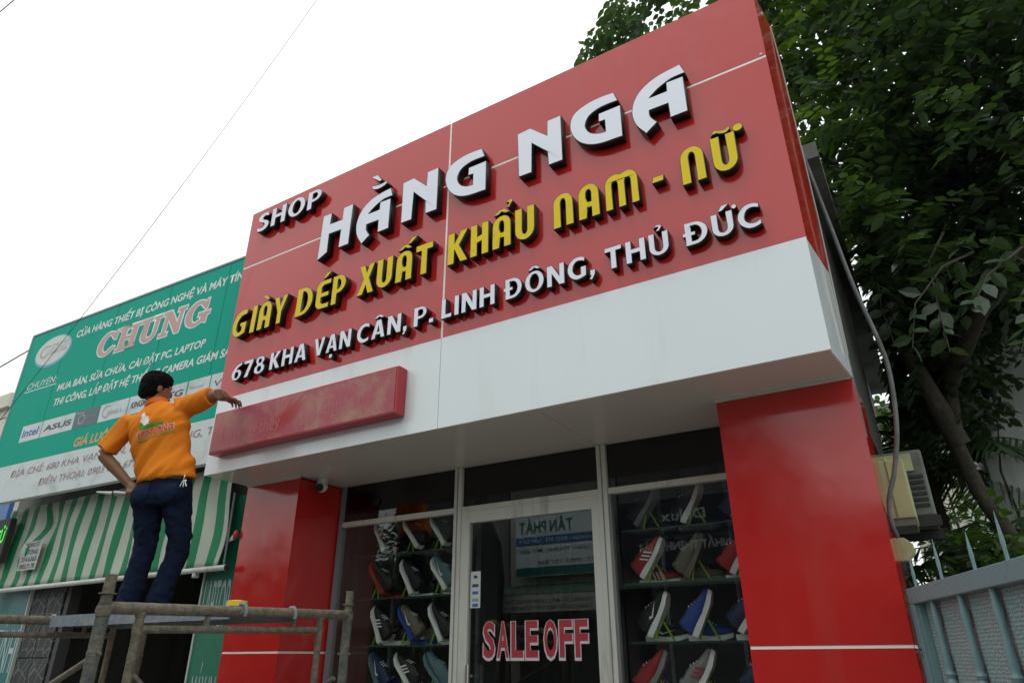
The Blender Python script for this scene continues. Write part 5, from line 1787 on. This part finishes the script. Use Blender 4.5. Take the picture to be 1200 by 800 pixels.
tag(link('thin_cable', MB().tube([(-0.186, 3.46, 5.166), (-0.176, 3.45, 4.79), (-0.170, 3.45, 4.134), (-0.168, 3.45, 3.667), (-0.172, 3.46, 3.36), (-0.178, 3.47, 2.9)], 0.004, 6), CABLEP, smooth=True),
    'thin pale cable running down the right end of the sign', 'cable')


def wire(label, a, b, sag, r, m=CABLE, n=24):
    a, b = Vector(a), Vector(b)
    pts = []
    for i in range(n + 1):
        t = i / n
        p = a.lerp(b, t)
        p.z -= sag * 4 * t * (1 - t)
        pts.append(p)
    return tag(link('overhead_cable', MB().tube(pts, r, 6), m, smooth=True), label, 'cable', 'overhead cables')


wire('long overhead cable crossing in front of the green banner', (-6.9, 2.05, 2.05), (-3.0, 3.3, 9.8), 0.38, 0.0021)
wire('dark overhead cable meeting the left edge of the green banner', (-20.0, 3.9, 4.55), (-8.43, 3.25, 4.86), 0.05, 0.007)
wire('lower overhead cable left of the green banner', (-22.0, 4.2, 4.95), (-8.43, 3.3, 4.05), 0.02, 0.006)
wire('overhead cable across the top left corner of the sky', (-14.0, 0.5, 4.6), (-2.0, 2.2, 10.2), 0.1, 0.005, HOSE)

# ------------------------------------------------------------------ vegetation
LEAFSHAPE = [(0, 0, 0), (0.30, 0.26, 0.02), (0.62, 0.24, 0.015), (1.0, 0.0, -0.06), (0.62, -0.24, 0.015), (0.30, -0.26, 0.02), (0.45, 0, -0.035)]
LEAFF = [(0, 1, 6), (1, 2, 6), (2, 3, 6), (3, 4, 6), (4, 5, 6), (5, 0, 6)]


def leaf_at(V, F, p, d, n, size, wid=1.0):
    d = d.normalized()
    s = d.cross(n)
    if s.length < 1e-3:
        s = d.cross(Vector((1, 0, 0.3)))
    s.normalize()
    n = s.cross(d)
    k = len(V)
    for a, b, c in LEAFSHAPE:
        V.append(p + d * a * size + s * b * size * wid + n * c * size)
    F.extend([tuple(k + i for i in f) for f in LEAFF])


def rnd_dir():
    z = random.uniform(-1, 1)
    a = random.uniform(0, 2 * PI)
    r = math.sqrt(1 - z * z)
    return Vector((r * math.cos(a), r * math.sin(a), z))


def crown(blobs, twigs, leaves, size, keep=lambda p: True):
    V, F = [], []
    tot = sum(b[2] for b in blobs)
    for c, r, wgt in blobs:
        c, r = Vector(c), Vector(r)
        for _ in range(int(twigs * wgt / tot)):
            d = rnd_dir()
            rad = random.random() ** 0.42
            p = c + Vector((d.x * r.x, d.y * r.y, d.z * r.z)) * rad
            if noise.noise(p * 1.25) < -0.20:
                continue
            td = (d * 0.7 + rnd_dir() * 0.6 + Vector((0, 0, -0.35))).normalized()
            q = p.copy()
            for k in range(leaves):
                q = q + td * size * 0.33
                td = (td + rnd_dir() * 0.16 + Vector((0, 0, -0.05))).normalized()
                sd_ = td.cross(Vector((0, 0, 1)))
                if sd_.length < 0.05:
                    sd_ = Vector((1, 0, 0))
                sd_.normalize()
                ld = (td * 0.55 + sd_ * (1 if k % 2 else -1) + rnd_dir() * 0.35 + Vector((0, 0, -0.25))).normalized()
                if keep(q):
                    leaf_at(V, F, q, ld, (Vector((0, 0, 1)) + rnd_dir() * 0.55).normalized(), size * random.uniform(0.7, 1.2))
    me = bpy.data.meshes.new('crown')
    me.from_pydata([tuple(v) for v in V], [], F)
    return me


def clear_shop(p):
    # leaves keep clear of the building, the sign and the view side of the gate
    if p.x < -0.05 and p.y < 9.2 and p.z < 4.75:
        return False
    if p.x < 0.02 and p.y < 3.75 and p.z < 5.4:
        return False
    if p.y < 3.75 and p.x < 0.05:
        return False
    return True


tree = thing('shade_tree', 'large dark broad-leaved tree overhanging the right side of the shop', 'tree', (1.15, 6.3, 0))
trunk = MB()
trunk.tube([(1.25, 6.3, 0), (0.95, 6.2, 1.0), (0.52, 6.05, 2.1), (0.34, 6.0, 2.6), (0.28, 6.0, 3.0), (0.36, 6.0, 3.6), (0.62, 6.0, 4.3)], [0.12, 0.09, 0.056, 0.052, 0.052, 0.05, 0.045], 14)
link('trunk', trunk, BARK, tree, smooth=True)
limbs = [[(0.30, 6.0, 3.0), (0.12, 5.8, 3.7), (0.05, 5.6, 4.6), (-0.1, 5.5, 5.8), (-0.3, 5.5, 6.9)],
         [(1.05, 6.0, 3.9), (0.99, 6.0, 4.52), (0.70, 6.0, 5.32), (0.35, 5.9, 6.2), (0.2, 5.8, 7.2)],
         [(0.62, 6.0, 4.2), (1.0, 5.6, 4.8), (1.5, 5.0, 5.3), (2.0, 4.4, 5.6)],
         [(0.35, 6.0, 3.5), (0.6, 5.4, 3.75), (0.85, 4.9, 3.9), (1.3, 4.3, 4.0)],
         [(0.70, 6.0, 5.3), (1.2, 5.8, 6.2), (1.9, 5.6, 7.0)], [(0.05, 5.6, 4.7), (-0.4, 5.5, 5.7), (-0.9, 5.5, 6.7), (-1.35, 5.5, 7.6)],
         [(1.05, 6.0, 3.9), (0.62, 6.0, 4.2)]]
for lb in limbs:
    n_ = len(lb)
    link('limb', MB().tube(lb, [0.075 - 0.055 * i / (n_ - 1) for i in range(n_)], 10), BARK, tree, smooth=True)
blobs = [((0.95, 5.8, 5.15), (1.05, 1.2, 1.3), 9), ((0.35, 6.0, 6.6), (1.25, 1.4, 1.5), 6), ((1.45, 5.5, 6.5), (1.1, 1.3, 1.4), 5),
         ((-1.05, 5.6, 7.75), (0.95, 0.8, 0.75), 2.8), ((0.32, 5.5, 4.3), (0.42, 0.8, 0.65), 3.2), ((1.0, 5.6, 7.9), (1.6, 1.4, 0.9), 3.5), ((0.2, 6.8, 3.9), (0.42, 0.8, 0.45), 1.8),
         ((0.10, 6.4, 3.95), (0.35, 0.8, 0.5), 1.6), ((0.70, 5.4, 4.35), (0.5, 0.5, 0.40), 1.6)]
crn = link('crown', crown(blobs, 3500, 12, 0.118, clear_shop), LEAF, tree, fix=False)
crn['kind'] = 'stuff'
yf_ = link('young_foliage', crown([((-0.12, 5.3, 6.7), (0.22, 0.4, 0.55), 1), ((0.05, 5.2, 5.6), (0.2, 0.4, 0.5), 0.7)], 90, 10, 0.11, clear_shop), LEAFB, tree, fix=False)
yf_['kind'] = 'stuff'
# leaves that stand out one by one along the hanging twigs in front
LM = bpy.data.meshes.new('leaf')
LM.from_pydata(LEAFSHAPE, [], LEAFF)
LM.materials.append(LEAF)
LMB = LM.copy()
LMB.materials.clear()
LMB.materials.append(LEAFB)


def put_leaf(parent, p, d, n, size, me):
    d = d.normalized()
    s = d.cross(n).normalized()
    n = s.cross(d)
    o = bpy.data.objects.new('leaf', me)
    C.objects.link(o)
    o.parent = parent
    M = Matrix.Identity(4)
    for i in range(3):
        M[i][0], M[i][1], M[i][2], M[i][3] = d[i] * size, -s[i] * size, n[i] * size, p[i] - parent.location[i]
    o.matrix_local = M
    return o


TW = [[(0.95, 4.4, 3.75), (0.75, 4.2, 3.6), (0.55, 4.05, 3.42), (0.42, 4.0, 3.22)], [(0.95, 4.3, 3.7), (0.80, 4.1, 3.4), (0.66, 4.0, 3.15), (0.56, 3.95, 2.92)], [(0.6, 4.7, 3.9), (0.4, 4.5, 3.75), (0.2, 4.4, 3.5), (0.12, 4.35, 3.2)],
      [(0.5, 4.9, 4.2), (0.35, 4.7, 3.9), (0.32, 4.5, 3.55), (0.30, 4.4, 3.15)], [(0.2, 5.2, 4.5), (0.05, 5.0, 4.1), (0.02, 4.9, 3.75), (0.04, 4.85, 3.45)]]
for tw in TW:
    link('twig', MB().tube(tw, [0.010, 0.007, 0.005, 0.003], 6), BARK, tree, smooth=True)
    P_ = [Vector(p) for p in tw]
    for i in range(3):
        for k in range(6):
            t = (k + 0.5) / 6
            if i == 0 and k < 2:
                continue
            p = P_[i].lerp(P_[i + 1], t)
            ax = (P_[i + 1] - P_[i]).normalized()
            sd_ = ax.cross(Vector((0.2, 1, 0.1))).normalized()
            d = ax * 0.4 + sd_ * (1 if k % 2 else -1) + rnd_dir() * 0.75 + Vector((0, 0, -0.45))
            put_leaf(tree, p, d, (Vector((0.1, -0.2, 0.8)) + rnd_dir() * 0.9).normalized(), random.uniform(0.08, 0.15), LM)


# feather palm behind the side passage, and garden shrubs behind the gate
def palm(name, label, loc, h, fronds, length, m):
    loc = Vector(loc)
    t = thing(name, label, 'palm', loc)
    link('trunk', MB().tube([loc, loc + Vector((0.03, 0, h * 0.5)), loc + Vector((0, 0.02, h))], [0.07, 0.055, 0.05], 10), BARK, t, smooth=True)
    for k in range(fronds):
        a = 2 * PI * k / fronds + random.uniform(-0.2, 0.2)
        el = random.uniform(0.25, 1.1)
        V, F = [], []
        p = loc + Vector((0, 0, h))
        d = Vector((math.cos(a) * math.cos(el), math.sin(a) * math.cos(el), math.sin(el)))
        pts = [p.copy()]
        n = 22
        for i in range(n):
            d = (d + Vector((0, 0, -0.075))).normalized()
            p = p + d * length / n
            pts.append(p.copy())
            sd_ = d.cross(Vector((0, 0, 1))).normalized()
            if i > 1:
                for s in (-1, 1):
                    ll = length * 0.34 * math.sin(PI * (0.12 + 0.86 * i / n)) + 0.05
                    ld = (d * 0.55 + sd_ * s + Vector((0, 0, -0.35)) + rnd_dir() * 0.1).normalized()
                    w = sd_.cross(ld).cross(ld).normalized() * 0.011
                    q = len(V)
                    V.extend([p - w, p + w, p + ld * ll * 0.6 + w * 0.9 + Vector((0, 0, -0.02)), p + ld * ll + Vector((0, 0, -0.08)), p + ld * ll * 0.6 - w * 0.9 + Vector((0, 0, -0.02))])
                    F.append((q, q + 1, q + 2, q + 3, q + 4))
        me = bpy.data.meshes.new('frond')
        me.from_pydata([tuple(v) for v in V], [], F)
        fo = link('frond', me, m, t, fix=False)
        link('rib', MB().tube(pts, [0.010 * (1 - 0.8 * i / n) for i in range(n + 1)], 6), m, fo)
    return t


palm('feather_palm', 'feather palm with drooping fronds behind the beige boxes', (0.06, 7.4, 0), 3.05, 15, 1.25, LEAFP)
palm('feather_palm', 'lower feather palm in front of the cream house', (0.30, 6.8, 0), 2.15, 13, 0.85, LEAFP)


def shrub(label, c, r, twigs, size, m, leaves=8, name='shrub'):
    t = thing(name, label, 'shrub', (c[0], c[1], 0))
    link('stem', MB().tube([(c[0], c[1], 0), (c[0] + 0.05, c[1], c[2] * 0.5), (c[0], c[1], c[2])], [0.03, 0.02, 0.01], 8), BARK, t)
    f = link('foliage', crown([(c, r, 1)], twigs, leaves, size, lambda p: p.z > 0.05 and not (p.x < -0.22 and p.y < 9.2)), m, t, fix=False)
    f['kind'] = 'stuff'
    return t


shrub('bright green shrub behind the gate spikes', (0.18, 5.6, 1.75), (0.25, 0.35, 0.35), 90, 0.09, LEAFB)
shrub('dark shrub low behind the gate and junction box', (0.02, 5.2, 1.6), (0.22, 0.5, 0.6), 150, 0.09, LEAF)
shrub('bright young leaves in front of the leaning tree trunk', (0.38, 5.4, 2.2), (0.20, 0.3, 0.14), 45, 0.09, LEAFB)
shrub('light green bush glimpsed beside the side wall', (-0.08, 8.0, 3.45), (0.25, 0.6, 0.5), 120, 0.10, LEAFB)
shrub('tall feathery bush behind the side passage', (0.25, 11.5, 4.6), (0.8, 0.8, 1.0), 260, 0.14, LEAFP)
shrub('dark bush mass at the back of the side passage', (0.5, 10.5, 2.4), (1.1, 0.7, 1.3), 420, 0.13, LEAF)
vine = tag(link('bare_twig', MB().tube([(0.56, 6.9, 1.9), (0.60, 6.88, 2.6), (0.57, 6.88, 2.95), (0.66, 6.86, 3.4), (0.68, 6.86, 3.7)], [0.014, 0.011, 0.008, 0.005, 0.003], 6), BARK, smooth=True),
           'thin bare climbing twig in front of the grey wall', 'twig')

# grey wall building and cream house at the right
gb = thing('grey_building', 'grey streaked concrete building at the right edge behind the tree', 'building', (2.4, 9, 0))
link('wall', MB().prism([(0.50, 7.0, 0), (4.0, 6.3, 0), (4.0, 6.3, 4.4), (0.50, 7.0, 4.4)], (0, 6, 0)), GREY, gb)
link('coping', MB().prism([(0.46, 6.95, 4.401), (4.05, 6.22, 4.401), (4.05, 6.22, 4.48), (0.46, 6.95, 4.48)], (0, 6.1, 0)), GREY, gb)
wh = thing('cream_house', 'cream house with a louvred window seen between the tree and the grey wall', 'house', (0.9, 15, 0))
link('wall', MB().box(-0.3, 3.8, 14.0, 18, 0, 5.6), CREAM, wh)
link('eave', MB().box(-0.5, 4.0, 13.6, 18.2, 5.6, 5.75), PLASTER, wh)
link('balcony', MB().box(0.2, 2.4, 13.3, 13.999, 3.1, 3.25), CREAM, wh)
for x, z in ((0.55, 4.1), (1.5, 4.1), (0.75, 1.6), (1.7, 1.6)):
    w_ = link('window', MB().box(x, x + 0.7, 13.96, 13.999, z, z + 1.0), DARK, wh)
    link('frame', MB().box(x - 0.06, x - 0.001, 13.94, 13.998, z - 0.06, z + 1.06).box(x + 0.701, x + 0.76, 13.94, 13.998, z - 0.06, z + 1.06).box(x, x + 0.7, 13.94, 13.959, z + 1.0, z + 1.06), ALU, w_)

# ------------------------------------------------------------------ across the street: what the glass and the red sheets mirror
OY = -8.0
OPW = mat('pale facade', (0.42, 0.42, 0.39), 0.8, dirt=(0.2, 0.2, 0.19), dirt_amt=0.3, dirt_scale=1.2, streak=True)
OPG = mat('green corrugated sheet', (0.10, 0.17, 0.13), 0.6)
OPD = mat('dark shutter', (0.06, 0.065, 0.065), 0.6)
OPN = mat('navy sign', (0.010, 0.016, 0.035), 0.4)
OPS = mat('pale blue sign', (0.62, 0.70, 0.72), 0.4)
OPBAND = mat('blue band', (0.03, 0.12, 0.32), 0.4)
OPTEAL = mat('teal band', (0.02, 0.13, 0.13), 0.4)
MIR = Plane((0, OY + 0.06, 0), (-1, 0, 0))          # faces +Y; its own x runs towards -X


def house(label, x0, x1, h, col):
    t = thing('shophouse', label, 'building', ((x0 + x1) / 2, OY - 3, 0), 'shophouses across the street')
    link('wall', MB().box(x0, x1, OY - 8, OY - 0.25, 0, h), col, t)
    link('parapet', MB().box(x0 - 0.02, x1 + 0.02, OY - 0.245, OY - 0.1, h - 0.5, h + 0.1), col, t)
    s = link('shutter', MB().box(x0 + 0.3, x1 - 0.3, OY - 0.249, OY - 0.2, 0.05, 2.4), OPD, t)
    for k in range(12):
        link('slat', MB().box(x0 + 0.32, x1 - 0.32, OY - 0.199, OY - 0.185, 0.1 + k * 0.19, 0.2 + k * 0.19), OPD, s)
    V, F = [], []
    n = 60
    for i in range(n + 1):
        x = x0 + (x1 - x0) * i / n
        zz = 0.02 * math.sin(i * PI / 2)
        V += [(x, OY - 0.2, 3.25 + zz), (x, OY + 0.75, 2.95 + zz)]
    for i in range(n):
        F.append((2 * i, 2 * i + 1, 2 * i + 3, 2 * i + 2))
    me = bpy.data.meshes.new('awning')
    me.from_pydata(V, [], F)
    aw_ = link('awning', me, OPG, t, fix=False)
    aw_.modifiers.new('thick', 'SOLIDIFY').thickness = 0.01
    return t


house('pale shophouse across the street mirrored left of the glass door', -13.9, -9.95, 6.4, PLASTER)
house('shophouse across the street carrying the pale blue sign, mirrored in the door', -9.9, -6.75, 6.7, OPW)
house('shophouse across the street carrying the navy sign, mirrored in the right window', -6.7, -3.0, 6.8, PLASTER)
house('shophouse across the street mirrored in the right red pillar', -2.95, 1.4, 4.1, PLASTER)
house('tall shophouse across the street at the far right', 1.45, 5.5, 5.6, PLASTER)
house('low shophouse across the street mirrored in the left red pillar', -24.0, -13.95, 4.1, PLASTER)
sg = thing('far_shop_sign', 'pale blue and white TÂN PHÁT sign mirrored in the glass door', 'sign', (-8.3, OY, 3.45))
link('board', MB().box(-9.55, -6.95, OY - 0.09, OY + 0.058, 3.44, 4.95), OPS, sg)
link('stripe', MB().box(-9.54, -6.96, OY + 0.0585, OY + 0.061, 4.20, 4.42), OPBAND, sg)
link('stripe', MB().box(-9.54, -6.96, OY + 0.0585, OY + 0.061, 3.45, 3.66), OPTEAL, sg)
link('top_rail', MB().box(-9.56, -6.94, OY - 0.09, OY + 0.06, 4.951, 4.99), DARKALU, sg)
print_letters('TÂN PHÁT', MIR, 7.85, 9.45, 4.52, 4.82, OPTEAL, sg, bold=0.03, proud=0.003)
print_text('lettering', 'SỬA CHỮA - BẢO TRÌ - LẮP ĐẶT', MIR, 7.05, 9.45, 4.27, 4.36, PRINTW, sg, bold=0.01, proud=0.005)
print_text('lettering', 'MÁY LẠNH - TỦ LẠNH - MÁY GIẶT', MIR, 7.05, 9.45, 4.02, 4.12, PRINTK, sg, bold=0.01, proud=0.003)
print_text('lettering', 'ĐT: 0903 121 838', MIR, 7.2, 8.9, 3.72, 3.82, PRINTK, sg, bold=0.01, proud=0.003)
sg2 = thing('far_shop_sign', 'navy Dulux paint shop sign mirrored in the right window', 'sign', (-5.0, OY, 3.5))
link('board', MB().box(-6.55, -3.2, OY - 0.09, OY + 0.058, 3.45, 5.0), OPN, sg2)
link('top_rail', MB().box(-6.56, -3.19, OY - 0.09, OY + 0.06, 5.001, 5.04), DARKALU, sg2)
print_letters('Dulux', MIR, 4.45, 5.55, 4.48, 4.72, PRINTW, sg2, bold=0.02, proud=0.003)
print_text('lettering', "LET'S COLOUR", MIR, 4.35, 5.55, 4.25, 4.35, PRINTG, sg2, bold=0.0, proud=0.003)
print_text('lettering', 'NHẤT THỊNH PHÁT', MIR, 3.95, 6.15, 3.82, 4.00, PRINTW, sg2, bold=0.03, proud=0.003)
print_text('lettering', 'Sơn nước - Bột trét - Chống thấm', MIR, 3.95, 6.15, 4.06, 4.13, PRINTG, sg2, bold=0.0, proud=0.003)
sg3 = thing('far_shop_sign', 'small white menu board mirrored low in the glass door', 'sign', (-8.3, OY + 0.8, 2.5))
link('board', MB().box(-9.5, -7.0, OY + 0.7, OY + 0.755, 2.55, 2.94), OPW, sg3)
M3 = Plane((0, OY + 0.757, 0), (-1, 0, 0))
print_text('lettering', 'CUNG CẤP MÁY LẠNH INVERTER', M3, 7.1, 9.4, 2.75, 2.84, PRINTK, sg3, bold=0.01, proud=0.002)
print_text('lettering', 'HÀNG NHẬP MỚI TIẾT KIỆM ĐIỆN', M3, 7.1, 9.4, 2.60, 2.69, PRINTK, sg3, bold=0.01, proud=0.002)
um = thing('figure_stand_in', 'added dark parasol across the street, mirrored in the glass door', 'stand-in', (-9.78, OY + 1.1, 0))  # closed-umbrella shape added so the door glass mirrors a dark figure
link('pole', MB().tube([(-9.78, OY + 1.1, 0), (-9.78, OY + 1.1, 4.75)], 0.03, 10), DARK, um)
link('cover', MB().rings([((-9.78, OY + 1.1, z), (r, 0, 0), (0, r, 0)) for z, r in ((0.9, 0.42), (1.6, 0.5), (2.6, 0.38), (3.3, 0.46), (4.2, 0.36), (4.65, 0.16), (4.8, 0.03))], 14), mat('dark canvas', (0.012, 0.012, 0.013), 0.8), um, smooth=True)
for k, (tx, tz) in enumerate(((-12.6, 3.4), (-16.0, 2.9))):  # both trees are added to darken what the left window mirrors
    st_ = thing('street_tree', ('dark street tree added across the road to darken the left window reflection', 'smaller dark street tree added further left for the same dark reflection')[k], 'tree', (tx, -6.8, 0))
    link('trunk', MB().tube([(tx, -6.8, 0), (tx + 0.1, -6.8, 1.2), (tx, -6.9, tz)], [0.12, 0.09, 0.06], 10), BARK, st_, smooth=True)
    oc = link('crown', crown([((tx, -6.9, tz), (1.7, 1.0, 1.9), 1)], 520, 10, 0.2), LEAF, st_, fix=False)
    oc['kind'] = 'stuff'
otree = thing('street_tree', 'leafy street tree across the road at the far right', 'tree', (3.6, -6.9, 0))
link('trunk', MB().tube([(3.6, -6.9, 0), (3.55, -6.9, 1.6), (3.7, -7.0, 3.2)], [0.14, 0.11, 0.08], 10), BARK, otree, smooth=True)
oc = link('crown', crown([((3.6, -6.9, 4.7), (1.7, 1.4, 1.5), 1)], 320, 10, 0.2), LEAF, otree, fix=False)
oc['kind'] = 'stuff'
for z, sag, nm in ((5.6, 0.25, 'lowest'), (6.0, 0.3, 'middle'), (6.3, 0.2, 'highest')):
    wire('%s of the three cables along the far pavement' % nm, (-30, -6.6, z), (20, -6.6, z), sag, 0.02)
